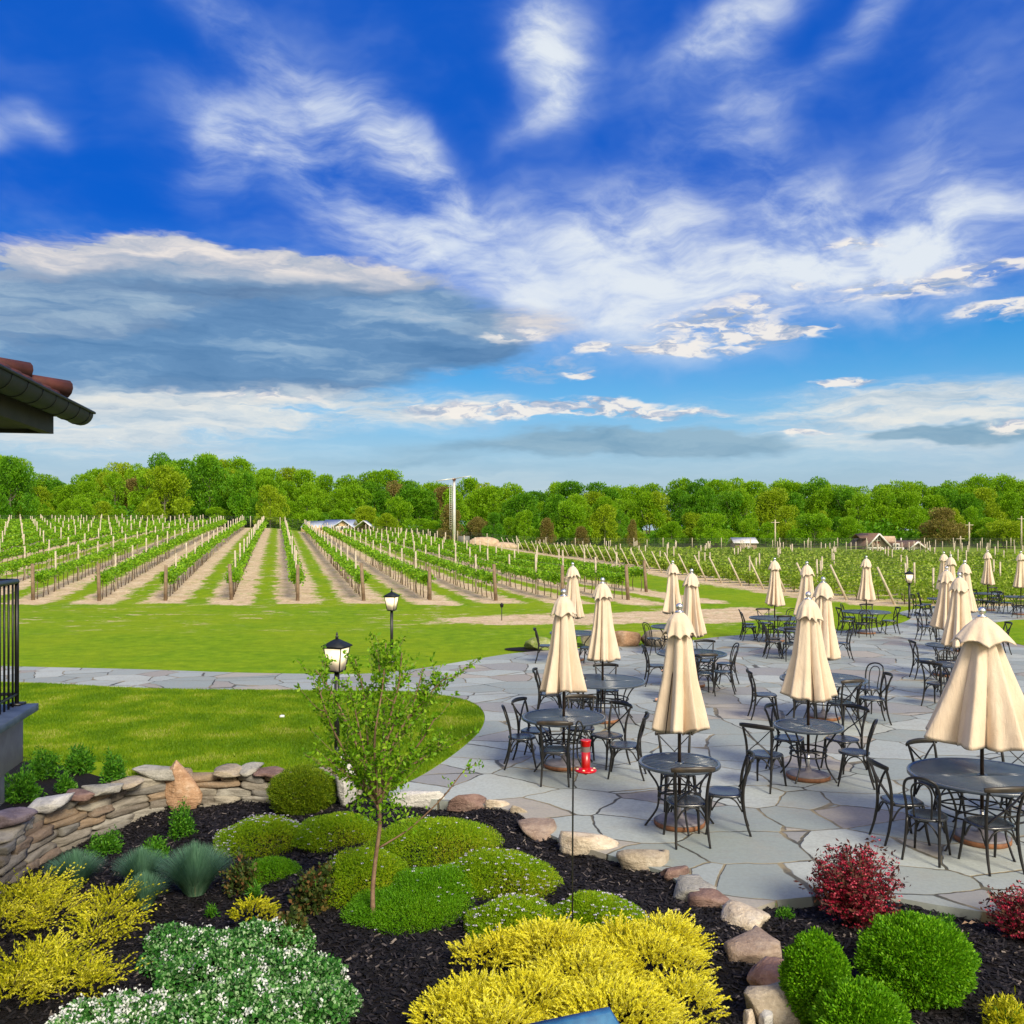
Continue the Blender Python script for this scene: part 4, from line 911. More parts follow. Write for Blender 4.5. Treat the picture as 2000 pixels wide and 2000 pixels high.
# ================================================================ lamp posts
def make_lamp():
    t_ = thing('lamp_post', '', 'lamp post')
    MB().lathe([(.085,0),(.085,.03),(.055,.06),(.042,.12),(.038,.3)], 16).build('foot', M['black'], t_, True)
    MB().tube([(0,0,.1),(0,0,1.38)], .040, 12).build('post', M['black'], t_, True)
    L = MB(); z0, z1, a0, a1 = 1.39, 1.735, .092, .142
    for sx, sy in ((-1,-1),(1,-1),(1,1),(-1,1)): L.tube([(sx*a0, sy*a0, z0), (sx*a1, sy*a1, z1)], .009, 5)
    for z, a in ((z0, a0), (z1, a1)):
        q = [(-a,-a,z),(a,-a,z),(a,a,z),(-a,a,z)]
        for i in range(4): L.tube([q[i], q[(i+1) % 4]], .010, 5)
    L.box((0,0,z0-.012), (.17,.17,.02)); L.build('lantern_frame', M['black'], t_)
    b = .172; rf = MB().add([(-b,-b,z1+.01),(b,-b,z1+.01),(b,b,z1+.01),(-b,b,z1+.01),(-b,-b,z1+.028),(b,-b,z1+.028),(b,b,z1+.028),(-b,b,z1+.028),(-.03,-.03,z1+.125),(.03,-.03,z1+.125),(.03,.03,z1+.125),(-.03,.03,z1+.125)],
        [(0,3,2,1),(0,1,5,4),(1,2,6,5),(2,3,7,6),(3,0,4,7),(4,5,9,8),(5,6,10,9),(6,7,11,10),(7,4,8,11),(8,9,10,11)]).build('lantern_roof', M['gutter'], t_)
    MB().lathe([(.03,z1+.12),(.02,z1+.145),(.03,z1+.16),(.012,z1+.175),(.018,z1+.2),(.002,z1+.235)], 10).build('finial', M['black'], t_, True)
    for i in range(4):
        g = MB(); a = PI/2*i; c_, s_ = math.cos(a), math.sin(a); rt = lambda x, y, z: (x*c_-y*s_, x*s_+y*c_, z)
        e0, e1 = a0-.006, a1-.006
        g.add([rt(-e0,-a0+.004,z0+.008), rt(e0,-a0+.004,z0+.008), rt(e1,-a1+.004,z1-.008), rt(-e1,-a1+.004,z1-.008), rt(-e0,-a0+.008,z0+.008), rt(e0,-a0+.008,z0+.008), rt(e1,-a1+.008,z1-.008), rt(-e1,-a1+.008,z1-.008)],
              [(0,1,2,3),(7,6,5,4),(0,4,5,1),(1,5,6,2),(2,6,7,3),(3,7,4,0)]); g.build('glass_pane', M['lampglass'], t_)
    for x in (-.03, .035): MB().lathe([(.008,1.45),(.009,1.55),(.02,1.58),(.024,1.62),(.014,1.66),(.001,1.68)], 10, (x, 0, 0)).build('bulb', M['bulb'], t_, True)
    return t_
def lg_(t, b, P):
    n = noise(t, P, 10, 3); sp_ = nd(t, 'ShaderNodeSeparateXYZ', {0: P}); z = V(t, sp_.outputs[2])
    c_ = mixc(t, z.ss(1.42, 1.62), (.50,.40,.30), (.95,.80,.50)); setc(t, b, c_)
    t.links.new(c_.o, b.inputs['Emission Color']); t.links.new((z.ss(1.40, 1.64, .16, .75) * n.ss(.3, .7, .8, 1.1)).o, b.inputs['Emission Strength'])
M['lampglass'] = mat('seeded_lit_glass', rough=.25, build=lg_)
M['bulb'] = mat('bulb', (1,.9,.7), .4); b_ = M['bulb'].node_tree.nodes['Principled BSDF']; b_.inputs['Emission Color'].default_value = (1,.85,.55,1); b_.inputs['Emission Strength'].default_value = 5
lp = make_lamp(); kids(lp)
for px, kk, ang, lb in ((658,130,-18,'nearest lit lantern on a black post behind the sapling'),(765,74,-14,'middle lit lantern on a black post beside the path'),(1776,49,-20,'far lit lantern on a black post at the back of the patio')):
    p = Wk(px, kk); place(lp, (p[0], p[1], 0), R_(ang), lb, 'lit lantern posts')
# ================================================================ hummingbird feeder on its hook
M['redglass'] = mat('red_nectar', (.42,.003,.005), .3, spec=.8); M['redplastic'] = mottle('red_plastic', (.45,.005,.01), (.60,.01,.015), 20, .3, .05, .001)
M['clear'] = mat('feeder_glass', (.20,.15,.155), .15, spec=.6)
base = Wb(1118, 1838); kk = FP/base[1]; zt = CH - (1408-HY)/kk
hk = thing('shepherd_hook', 'thin black shepherd hook pole standing in the mulch before the yellow shrub', 'garden hook', (base[0], base[1], base[2]))
H = zt - base[2]
MB().tube(spline([(0,0,-.05),(.003,0,H*.5),(.01,0,H-.22),(.02,0,H-.10),(.04,0,H-.015),(.065,0,H-.005),(.088,0,H-.045),(.097,0,H-.09),(.108,0,H-.118),(.122,0,H-.115),(.125,0,H-.095)], 8), .0075, 7).build('pole', M['black'], hk, True)
MB().tube(spline([(.02,0,H-.2),(.03,0,H-.1),(.045,0,H-.05),(.058,0,H-.09),(.062,0,H-.15)], 5), .005, 6).build('scroll', M['black'], hk, True)
fd = thing('hummingbird_feeder', 'red hummingbird feeder with a clear band hanging from the black hook', 'bird feeder', (base[0]+.115, base[1], zt-.117)); fd.scale = (.84, .84, .84)
f0 = -.02
MB().tube([(0,0,0),(0,0,f0-.03)], .003, 5).build('hanger', M['black'], fd)
MB().lathe([(.0,f0-.035),(.045,f0-.038),(.056,f0-.034),(.054,f0-.048),(.05,f0-.055),(.05,f0-.095),(.047,f0-.1)], 24).build('cap', M['redplastic'], fd, True)
MB().lathe([(.046,f0-.1),(.046,f0-.155)], 24, cap=False).build('glass_band', M['clear'], fd, True)
MB().lathe([(.046,f0-.155),(.046,f0-.325),(.044,f0-.33)], 24).build('nectar_jar', M['redglass'], fd, True)
MB().lathe([(.045,f0-.315),(.08,f0-.33),(.108,f0-.338),(.114,f0-.345),(.105,f0-.358),(.05,f0-.37),(.001,f0-.372)], 30).build('feeding_tray', M['redplastic'], fd, True)
for i in range(6):
    a = 2*PI*i/6 + .2; q = MB()
    for j in range(5): b = 2*PI*j/5; q.lathe([(.001,0),(.007,.003),(.004,.009),(.001,.011)], 7, (.088*math.cos(a)+.008*math.cos(b), .088*math.sin(a)+.008*math.sin(b), f0-.335))
    q.build('flower_port', M['cream'], fd, True)
# ================================================================ person seated behind the front centre umbrella (only a sandalled foot shows)
M['skin'] = mottle('skin', (.50,.28,.19), (.58,.34,.24), 6, .55, .05, .001); M['trouser'] = mottle('dark_trousers', (.02,.022,.03), (.035,.038,.05), 8, .85, .3, .003)
M['shirt'] = mottle('grey_shirt', (.28,.29,.30), (.36,.37,.38), 8, .85, .3, .003); M['hair'] = mottle('brown_hair', (.04,.025,.015), (.08,.05,.03), 20, .7, .5, .004)
def skinned(name, verts, edges, m, parent=None, sub=2):
    me = bpy.data.meshes.new(name); me.from_pydata([v[:3] for v in verts], edges, []); me.materials.append(m); o = link(name, me, parent)
    o.modifiers.new('skin', 'SKIN'); me.skin_vertices[0].data[0].use_root = True
    for sv, v in zip(me.skin_vertices[0].data, verts): sv.radius = (v[3], v[4] if len(v) > 4 else v[3])
    s_ = o.modifiers.new('sub', 'SUBSURF'); s_.levels = sub; s_.render_levels = sub
    o.modifiers['skin'].use_smooth_shade = True; return o
pc = ((1338-1000)/95, FP/95, .012)
BV = [(0,0,.55,.11,.13),(0,0,.72,.10,.12),(.02,0,.90,.10,.13),(.01,0,1.03,.055,.06),(-.01,0,1.10,.05,.05),(-.02,0,1.20,.085,.075),(-.02,0,1.28,.07,.065),
 (-.16,-.10,.53,.085),(-.44,-.12,.50,.06),(-.47,-.12,.28,.05),(-.50,-.12,.09,.035),(-.60,-.12,.045,.032,.04),(-.68,-.12,.03,.018,.035),
 (-.16,.10,.53,.085),(-.42,.12,.50,.06),(-.36,.12,.28,.05),(-.32,.12,.09,.035),(-.42,.12,.045,.032,.04),(-.50,.12,.03,.018,.035),
 (0,-.19,.96,.038),(-.04,-.25,.72,.034),(-.26,-.20,.62,.03),(-.36,-.14,.60,.028),(0,.19,.96,.038),(-.04,.25,.72,.034),(-.26,.20,.62,.03),(-.36,.14,.60,.028)]
BE = [(0,1),(1,2),(2,3),(3,4),(4,5),(5,6),(0,7),(7,8),(8,9),(9,10),(10,11),(11,12),(0,13),(13,14),(14,15),(15,16),(16,17),(17,18),(2,19),(19,20),(20,21),(21,22),(2,23),(23,24),(24,25),(25,26)]
for hx, hy in ((22, -.14), (26, .14)):
    for j in range(5):
        o_ = (j-2)*.016; ln = (.05,.075,.08,.072,.055)[j]; n0 = len(BV); s_ = 1 if hy < 0 else -1
        b0 = BV[hx]; BV += [(b0[0]-.03, b0[1]+o_, .60, .010), (b0[0]-.03-ln*.6, b0[1]+o_*1.2, .595, .009), (b0[0]-.03-ln, b0[1]+o_*1.25, .58, .007)]
        BE += [(hx, n0), (n0, n0+1), (n0+1, n0+2)]
body = skinned('person', BV, BE, M['skin']); body.location = pc; body.rotation_euler = (0, 0, R_(8))
tag(body, 'person in dark trousers seated behind the front centre umbrella, one sandalled foot showing', 'person')
skinned('trousers', [(0,0,.62,.14,.16),(0,0,.54,.145,.165),(-.16,-.10,.53,.10),(-.44,-.12,.50,.075),(-.47,-.12,.28,.065),(-.49,-.12,.15,.06),(-.16,.10,.53,.10),(-.42,.12,.50,.075),(-.36,.12,.28,.065),(-.33,.12,.15,.06)],
        [(0,1),(1,2),(2,3),(3,4),(4,5),(1,6),(6,7),(7,8),(8,9)], M['trouser'], body)
skinned('shirt', [(0,0,.56,.155,.18),(0,0,.72,.15,.18),(.02,0,.92,.145,.19),(0,-.19,.96,.075),(-.035,-.24,.78,.065),(0,.19,.96,.075),(-.035,.24,.78,.065),(.01,0,1.0,.085)],
        [(0,1),(1,2),(2,3),(3,4),(2,5),(5,6),(2,7)], M['shirt'], body)
skinned('hair', [(.02,0,1.22,.088,.082),(.005,0,1.29,.085,.078),(-.005,0,1.33,.05,.05),(.035,0,1.15,.07,.07),(.04,0,1.10,.04,.05)], [(0,1),(1,2),(0,3),(3,4)], M['hair'], body)
for x, y in ((-.585,-.12),(-.405,.12)):
    s_ = MB(); s_.box((x, y, .008), (.24,.085,.016)); s_.tube(spline([(x-.03,y-.042,.015),(x-.03,y-.03,.06),(x-.03,y,.078),(x-.03,y+.03,.06),(x-.03,y+.042,.015)], 4), .009, 6); s_.build('sandal', M['black'], body)
# small things
p = Wd(551, 1402); o = MB().lathe([(.045,0),(.048,.02),(.046,.045),(.03,.052),(.0,.053)], 16).build('drain_cap', mat('white_plastic', (.8,.8,.78), .4), None, True); o.location = (p[0], p[1], 0); tag(o, 'small white cap lying in the lawn left of the near lamp', 'cap')
p = Wd(980, 1212); st_ = thing('stake_light', 'tiny dark stake light at the edge of the soil rows', 'garden light', (p[0], p[1], 0)); MB().tube([(0,0,0),(0,0,.5)], .015, 6).build('stake', M['black'], st_); MB().lathe([(.02,.5),(.06,.52),(.07,.6),(.09,.61),(.02,.68)], 12).build('head', M['gutter'], st_, True)
p = Wb(1894, 1814); o = MB().add([(-.07,0,.02),(-.03,-.025,.045),(.0,-.02,.03),(.03,-.03,.05),(.07,.0,.03),(.03,.03,.045),(0,.02,.02),(-.03,.028,.04)], [(0,1,2,7),(2,3,4,5),(2,5,6,7)]).build('dry_leaf', mottle('dry_leaf', (.5,.3,.14), (.7,.5,.28), 30, .8)); o.location = (p[0], p[1], p[2]+.02); tag(o, 'curled tan dry leaf on the mulch right of the large round bush', 'leaf')
# blue board at the bottom edge
M['blueboard'] = mottle('painted_blue_board', (.018,.10,.26), (.035,.17,.36), 12, .6, .3, .003)
d = 5.2; kk = FP/d; X_ = lambda px: (px-1000)/kk; Zt = lambda py: CH-(py-HY)/kk
bt = thing('blue_board', 'blue painted board with a slanted top edge before the yellow shrub at the bottom edge', 'board', (X_(1130), d, -.1))
q = MB(); x0, x1 = X_(1020)-X_(1130), X_(1192)-X_(1130)+.0; zz = .1
fr = [(x0, Zt(2011)+zz), (x1, Zt(1975)+zz), (x1+.075, Zt(2010)+zz-.02), (x1+.11, Zt(2090)+zz), (x0+.02, Zt(2110)+zz)]
q.add([(x, -.02, z) for x, z in fr] + [(x, .05, z) for x, z in fr], [(0,1,2,3,4),(9,8,7,6,5)] + [(i, i+5, (i+1) % 5+5, (i+1) % 5) for i in range(5)]); q.build('panel', M['blueboard'], bt)
for x in (x0+.12, x1-.06): MB().box((x, .075, (Zt(2090)+zz)/2+.1), (.05, .04, Zt(2090)+zz)).build('post', M['blueboard'], bt)
# ================================================================ leaves: many small rhombic faces
def leaves(P, Nn, L, Wd_, jit=.6, droop=0.0, seed=0):
    """P points, Nn preferred directions; returns quads of leaf-shaped rhombi (slightly folded)"""
    r = np.random.default_rng(seed); n = len(P)
    d = Nn + r.normal(size=(n, 3))*jit; d[:, 2] -= droop; d /= np.linalg.norm(d, axis=1)[:, None] + 1e-9
    s = np.cross(d, r.normal(size=(n, 3))); s /= np.linalg.norm(s, axis=1)[:, None] + 1e-9
    up = np.cross(s, d); L = (np.asarray(L)*np.ones(n))[:, None]; W_ = (np.asarray(Wd_)*np.ones(n))[:, None]
    b = P - d*L*.15; m1 = P + d*L*.4 + s*W_*.5 + up*W_*.12; tip = P + d*L*.85; m2 = P + d*L*.4 - s*W_*.5 + up*W_*.12
    return np.stack([b, m1, tip, m2], 1).reshape(-1, 3), np.arange(n*4).reshape(n, 4)
def sph(n, r):
    v = r.normal(size=(n, 3)); return v/np.linalg.norm(v, axis=1)[:, None]
# ================================================================ vineyard
def vine_row(name, label, group, path, zf, post_at, zc, ht, wd, n_leaf, leafsize, m, endposts, trunk_to=14, lean=None, sfol=None):
    """path: (s)->(x,y); posts at distances; foliage between"""
    s0, s1 = post_at[0], post_at[-1]; p0 = path(s0); z0 = hz(*p0)
    t_ = thing(name, label, 'vine row', (p0[0], p0[1], z0), 0, group); O = np.array([p0[0], p0[1], z0])
    for i, s in enumerate(post_at):
        x, y = path(s); z = hz(x, y); q = MB()
        if i == 0 and endposts:
            if lean is not None:
                tx, ty = path(s - lean[0]) ; bx_, by_ = path(s + lean[1])
                q.tube([(bx_, by_, z-.1), (tx, ty, z+1.75)], [.062, .052], 7); q.v[-1] -= O; q.build('brace_post', M['postwood'], t_)
                continue
            q.tube([(x, y, z-.1), (x-.05+random.uniform(-.08,.08), y+random.uniform(-.1,.1), z+1.75+random.uniform(-.1,.1))], [.095, .085], 8); q.v[-1] -= O
            q.build('end_post', M['postdark'], t_); continue
        h = (2.15 if lean is None else 1.75) + random.uniform(-.2, .15); r_ = .052 if y < 90 else .062
        q.tube([(x, y, z-.1), (x+random.uniform(-.05,.05), y, z+h)], r_, 6); q.v[-1] -= O; q.build('post', M['postwood'], t_)
    w_ = MB()
    for h in ((.85, 1.3, 1.75) if lean is None else (.7, 1.2)):
        ss = np.linspace(s0, s1, max(3, int((s1-s0)/7))); w_.tube([np.array((*path(s), hz(*path(s))+h)) - O for s in ss], .0045, 4)
    w_.build('wire', M['wire'], t_)
    rg = np.random.default_rng(abs(hash(label)) % 2**31 if False else int(s1*100) % 9973 + int(abs(p0[0])*10))
    if n_leaf:
        ns = int((s1-s0)/1.15); gap = rg.uniform(0, 1, ns+2)
        sF = s1 if sfol is None else sfol; s = s0 + .7 + (sF-s0-.9)*rg.uniform(0, 1, n_leaf)**(1.55 if lean is None else 1.15)
        dens = gap[np.clip(((s-s0)/1.15).astype(int), 0, ns)]; keep = rg.uniform(0, 1, n_leaf) < .6 + .6*dens; s = s[keep]; n = len(s)
        pa = np.array([path(q) for q in (s0, s1)]); dirv = (pa[1]-pa[0])/(s1-s0); nrm = np.array([dirv[1], -dirv[0]])
        off = rg.normal(size=n)*wd*.5; blob_ = np.sin(s*5.1)*.05 + np.sin(s*1.9+1)*.05
        x = pa[0][0] + dirv[0]*(s-s0) + nrm[0]*off; y = pa[0][1] + dirv[1]*(s-s0) + nrm[1]*off
        z = hill(x, y) + zc + blob_ + rg.normal(size=n)*ht*.42
        P = np.stack([x, y, z], 1) - O; far = np.clip(y/60, .85, 2.6)
        nn = np.stack([nrm[0]*np.sign(off)*.6, nrm[1]*np.sign(off)*.6 - .3, np.full(n, .5)], 1)
        v, f = leaves(P, nn, leafsize*far, leafsize*far*.95, .7, .15, int(s1))
        MB().addq(v, f).build('vine_foliage', m, t_)
    for i in range(int(min(trunk_to, (s1-s0)/1.2))):
        s = s0 + .8 + i*1.2; x, y = path(s); z = hz(x, y); q = MB(); a = random.uniform(-.08, .08)
        q.tube([np.array((x, y, z-.05)) - O, np.array((x+a, y, z+.4)) - O, np.array((x-a*.5, y+a, z+zc)) - O], [.028, .022, .018], 5); q.build('vine_trunk', M['vinewood'], t_)
    return t_
for k_ in range(-19, 7):
    ystart = 46.0 + (0 if k_ <= 5 else 6)
    def path(s, k_=k_, ys_=ystart): y = ys_ + s*.969; return (ROWX0 + k_*SP + RD[0]*(y-ROWY0), y)
    L = 108
    if k_ < -9: L = 108
    s00 = max(0, 0)
    while True:                                   # skip what lies outside the frame
        p = path(s00)
        if abs(p[0])/p[1] < .60 or s00 > 100: break
        s00 += 6
    posts = [s00 + (0 if i == 0 else 6*i - 1.2) for i in range(int((L-s00)/6)+1)]
    if len(posts) < 3: continue
    side = 'straight up the slope with the bare strip at its foot' if k_ == 0 else (f'{["first","second","third","fourth","fifth","sixth","seventh","eighth","ninth","tenth","eleventh","twelfth","thirteenth","fourteenth","fifteenth","sixteenth","seventeenth","eighteenth","nineteenth"][abs(k_)-1]} row {"left" if k_<0 else "right"} of the straight one up the slope')
    nl = int(11000 if -6 <= k_ else 8000)
    vine_row('vine_row', ('vine row ' + side), 'vine rows climbing the left slope', path, hill, posts, 1.06, .27, .29, nl, .14, M['vine'], True, 26 if -5 <= k_ else 14)
ONES = ['','first','second','third','fourth','fifth','sixth','seventh','eighth','ninth','tenth','eleventh','twelfth','thirteenth','fourteenth','fifteenth','sixteenth','seventeenth','eighteenth','nineteenth']
def ordinal(i):
    n = i+1
    if n < 20: return ONES[n]
    T = {2:'twent',3:'thirt',4:'fort'}[n//10]; return T+'ieth' if n % 10 == 0 else T+'y '+ONES[n % 10]
# right block: rows run away to the right from leaning brace posts
i = 0; y = 43.4
while y < 156:
    x0 = float(brx(y))
    def path(s, x0=x0, y0=y): return (x0 + s*.995, y0 + s*.10)
    xmax = .64*(y+8) - x0; n = int(xmax/11)
    ss_ = np.arange(1, xmax+12, 1.0); okm = np.array([path(q)[1] < clipy(path(q)[0], path(q)[1]) for q in ss_]); sf = float(ss_[okm][-1]) if okm.any() else 3.0; nfol = int(min(9000, 190*sf)) if sf > 4 else 0
    posts = [0] + [2.2 + (i % 3)*1.7 + 11*j for j in range(n)]
    vine_row('low_vine_row', f'{ordinal(i)} leaning brace post row from the patio in the right vineyard', 'low vine rows right of the grass strip', path, hill, posts, .55, .5, .75, nfol, .17, M['vine2'], True, 5 if y < 60 else 0, lean=(.55, .35), sfol=sf)
    i += 1; y += 2.9 if y < 62 else 3.9
# fence behind the vineyards
fn = thing('deer_fence', 'long wire fence on posts behind the vineyards', 'fence', (0, 163, 0)); FO = np.array([0, 163, 0])
fx = np.arange(-98, 105, 5.2); fy = lambda x: 163 + .02*x
for x in fx: MB().tube([np.array((x, fy(x), hz(x, fy(x))-.1)) - FO, np.array((x, fy(x), hz(x, fy(x))+2.1)) - FO], .07, 5).build('post', M['postwood'], fn)
q = MB()
for h in np.linspace(.15, 2.0, 8): q.tube([np.array((x, fy(x), hz(x, fy(x))+h)) - FO for x in fx], .012, 3)
for x in np.arange(-98, 104, .9): q.tube([np.array((x, fy(x), hz(x, fy(x)))) - FO, np.array((x, fy(x), hz(x, fy(x))+2.0)) - FO], .010, 3)
q.build('mesh', M['wire'], fn)
# ================================================================ trees
def crown(seed, n, shape):
    r = np.random.default_rng(seed); P = []; Nn = []
    nb = {'round': 22, 'tall': 26, 'wide': 26, 'cone': 20, 'open': 18}[shape]
    cs = []
    for i in range(nb):
        u = r.uniform(0, 1); a = r.uniform(0, 2*PI)
        if shape == 'cone': zc = .16 + .76*u; rad = .26*(1-u)**.8 + .03
        elif shape == 'tall': zc = .26 + .62*u; rad = .27*math.sin(PI*min(1, .22+.78*u))**.6
        elif shape == 'wide': zc = .34 + .50*u; rad = .40*math.sin(PI*min(1, .3+.68*u))**.7
        else: zc = .26 + .62*u; rad = .34*math.sin(PI*min(1, .25+.72*u))**.6
        rr = rad*r.uniform(.45, 1)**.5; cs.append((rr*math.cos(a), rr*math.sin(a), zc, r.uniform(.085, .15)*(1 if shape != 'open' else .85)*(1.1 if shape == 'wide' else 1)))
    cs.append((0, 0, .5, .2)); cs.append((0, 0, .68, .17)); cs.append((0, 0, .84, .12))
    w_ = np.array([c_[3]**2 for c_ in cs]); cnt = (n*w_/w_.sum()).astype(int)
    for (x, y, z, rad), m_ in zip(cs, cnt):
        d = sph(m_, r); q = d*rad*(r.uniform(.55, 1.12, m_)**.5)[:, None]*(1+.16*np.sin(d[:, :1]*9+seed)*np.cos(d[:, 1:2]*8)); q[:, 2] *= .8
        P.append(q + np.array([x, y, z])); Nn.append(d*np.array([1,1,.7]) + np.array([0,0,.25]))
    P = np.concatenate(P); Nn = np.concatenate(Nn)
    P[:, 2] -= .02; P[:, 2] *= .97/np.percentile(P[:, 2], 99.6); w2 = np.percentile(np.hypot(P[:, 0], P[:, 1]), 98.5); P[:, :2] *= .5/w2
    return leaves(P, Nn, r.uniform(.020, .036, len(P)), r.uniform(.017, .030, len(P)), .45, .05, seed)
def trunkm(seed, shape):
    r = random.Random(seed); q = MB()
    q.tube(spline([(0,0,-.02),(.008*r.uniform(-1,1),0,.2),(.02*r.uniform(-1,1),.01,.45),(0,0,.75)], 4), [.022,.017,.012,.005], 7)
    for i in range(9):
        z = r.uniform(.18, .62); a = r.uniform(0, 2*PI); l = r.uniform(.12, .26)
        q.tube(spline([(0,0,z),(l*.5*math.cos(a), l*.5*math.sin(a), z+.07),(l*math.cos(a), l*math.sin(a), z+.19)], 3), [.009,.006,.003], 5)
    return q
shapes = ['round','tall','wide','round','tall','open','cone','wide']
CM = [MB().addq(*crown(70+i, 11000 if s_ != 'open' else 7500, s_)).mesh('crown_'+s_, None) for i, s_ in enumerate(shapes)]
TM = []
for i, s_ in enumerate(shapes): me = trunkm(i, s_).mesh('trunk_'+s_, M['treebark'], True); TM.append(me)
CMM = {}
def crownmesh(vi, mk):
    if (vi, mk) not in CMM: me = CM[vi].copy(); me.materials.clear(); me.materials.append(M[mk]); CMM[(vi, mk)] = me
    return CMM[(vi, mk)]
KIND = {'leafA':'bright green','leafB':'dark green','leafC':'yellow green','leafD':'bronze brown'}
def tree(px, d, topy, wpx, vi, mk, label=None, group=None, name='tree', lowz=0.0):
    x = (px-1000)*d/FP; z = hz(x, d) - .1; zt = CH - (topy-HY)*d/FP; h = zt - z; wdt = wpx*d/FP
    t_ = thing(name, label or 'tree', 'tree', (x, d, z), random.uniform(0, 6.28), group)
    c_ = link('crown', crownmesh(vi, mk), t_); tr = link('trunk', TM[vi], t_)
    s_ = (wdt, wdt, h)
    c_.scale = s_; tr.scale = ((s_[0]+s_[2])*.4, (s_[0]+s_[2])*.4, s_[2])
    if lowz: c_.scale[2] *= 1+lowz; c_.location.z = -h*lowz*.92
    return t_
sky_x = [-120,0,40,62,100,160,235,270,320,350,400,440,500,550,600,650,700,760,820,870,915,960,1000,1040,1090,1140,1180,1250,1320,1400,1500,1570,1640,1690,1740,1800,1860,1920,2000,2120]
sky_y = [900,893,897,932,937,932,912,912,893,903,894,898,908,922,928,936,932,928,945,946,946,952,960,968,958,950,958,960,952,953,950,950,954,962,950,948,952,945,946,940]
def sk(px): return float(np.interp(px, sky_x, sky_y)) - (8 + 8*(px > 900))
names = {'back': 'on the wood skyline', 'mid': 'deep in the wood', 'edge': 'at the wood edge'}
rt = random.Random(11)
def wood_label(mk, vi, row, px):
    where = 'at the far left' if px < 300 else 'left of the fan tower' if px < 880 else 'right of the fan tower' if px < 1220 else 'around the small shed' if px < 1560 else 'behind the gabled house'
    sh = {'round':'round','tall':'tall narrow','wide':'broad','open':'thin crowned','cone':'conical'}[shapes[vi]]
    return f'{KIND[mk]} {sh} tree {names[row]} {where}', f'{KIND[mk]} {sh} trees {names[row]} {where}'
for px in np.arange(-240, 2300, 40):           # back row makes the skyline
    vi = rt.choice([0,1,3,4,7]); mk = rt.choice(['leafA','leafA','leafB','leafA','leafC' if rt.random() < .3 else 'leafA']); p = px + rt.uniform(-12, 12)
    lb, gp = wood_label(mk, vi, 'back', p); tree(p, 232 + rt.uniform(-10, 12), sk(p) + rt.uniform(-4, 9), rt.uniform(80, 105), vi, mk, lb, gp)
for px in np.arange(-230, 2300, 33):
    vi = rt.choice([0,1,2,3,4,5,7]); mk = rt.choices(['leafA','leafB','leafC','leafD'], [6,4,1.6,.3])[0]; p = px + rt.uniform(-12, 12)
    lb, gp = wood_label(mk, vi, 'mid', p); tree(p, 205 + rt.uniform(-9, 9), sk(p) + rt.uniform(10, 34), rt.uniform(62, 92), vi, mk, lb, gp)
for px in np.arange(-230, 2300, 36):
    p = px + rt.uniform(-11, 11); base_y = HY + (CH - hz((p-1000)*183/FP, 183))*FP/183
    if 1660 < p < 1830: continue
    vi = rt.choice([0,1,3,4,5,2]); mk = rt.choices(['leafA','leafB','leafC','leafD'], [5,4,2.0,.6])[0]
    top = sk(p) + rt.uniform(.35, .75)*(base_y - sk(p))
    lb, gp = wood_label(mk, vi, 'edge', p); tree(p, 184 + rt.uniform(-4, 5), top, rt.uniform(44, 74), vi, mk, lb, gp, lowz=.25)
# trees that stand out
for px, d, top, w_, vi, mk, lb in ((322,176,911,108,0,'leafC','large round yellow green tree in front of the left wood'),(528,176,949,66,3,'leafC','smaller yellow bronze round tree left of the house under construction'),
    (470,180,918,88,7,'leafB','broad dark green tree left of the yellow bronze one'),(20,172,893,105,0,'leafB','big dark green tree at the left picture edge'),(410,186,894,110,3,'leafB','tallest rounded dark tree of the left wood'),
    (755,168,1003,58,2,'leafC','low spreading yellow green tree right of the white tent roof'),(1068,177,1012,44,6,'leafD','conical brown tree left of the pale shed'),(1135,178,1028,42,6,'leafD','small brown conical tree, third of the brown ones'),
    (1235,178,1015,30,6,'leafD','narrow brown spruce like tree in the middle of the wood edge'),(880,181,985,60,6,'leafD','brown tree behind the white fan tower'),(1110,184,978,84,0,'leafA','round bright tree behind the brown conical ones'),
    (1390,178,1003,78,0,'leafA','bright round tree just left of the small shed'),(1590,178,1003,100,0,'leafA','bright tree in front of the wood left of the gabled house'),(1660,180,1010,70,4,'leafA','leafy tree touching the left side of the gabled house'),
    (1960,175,1015,110,7,'leafC','broad yellow green tree at the right picture edge'),(1840,183,992,90,1,'leafD','thin bronze tinted tree right of the gabled house'),(1752,171,1067,26,0,'leafB','dark bush tree against the gabled house front')):
    tree(px, d, top, w_, vi, mk, lb, lowz=.2)
# undergrowth along the foot of the wood
r = np.random.default_rng(3); n = 42000; x = r.uniform(-125, 130, n); y = 190 + r.uniform(0, 9, n); hh = r.uniform(0, 1, n)**1.3*(3.2+1.6*np.sin(x*.35)+1.0*np.sin(x*1.3))
P = np.stack([x, y, hill(x, y)+hh], 1); v, f = leaves(P, np.tile([0,-.6,.5], (n,1)), .75, .6, .8, 0, 5)
tag(MB().addq(v, f).build('undergrowth', M['leafB']), 'dark green undergrowth along the foot of the wood', 'undergrowth', kind='stuff')
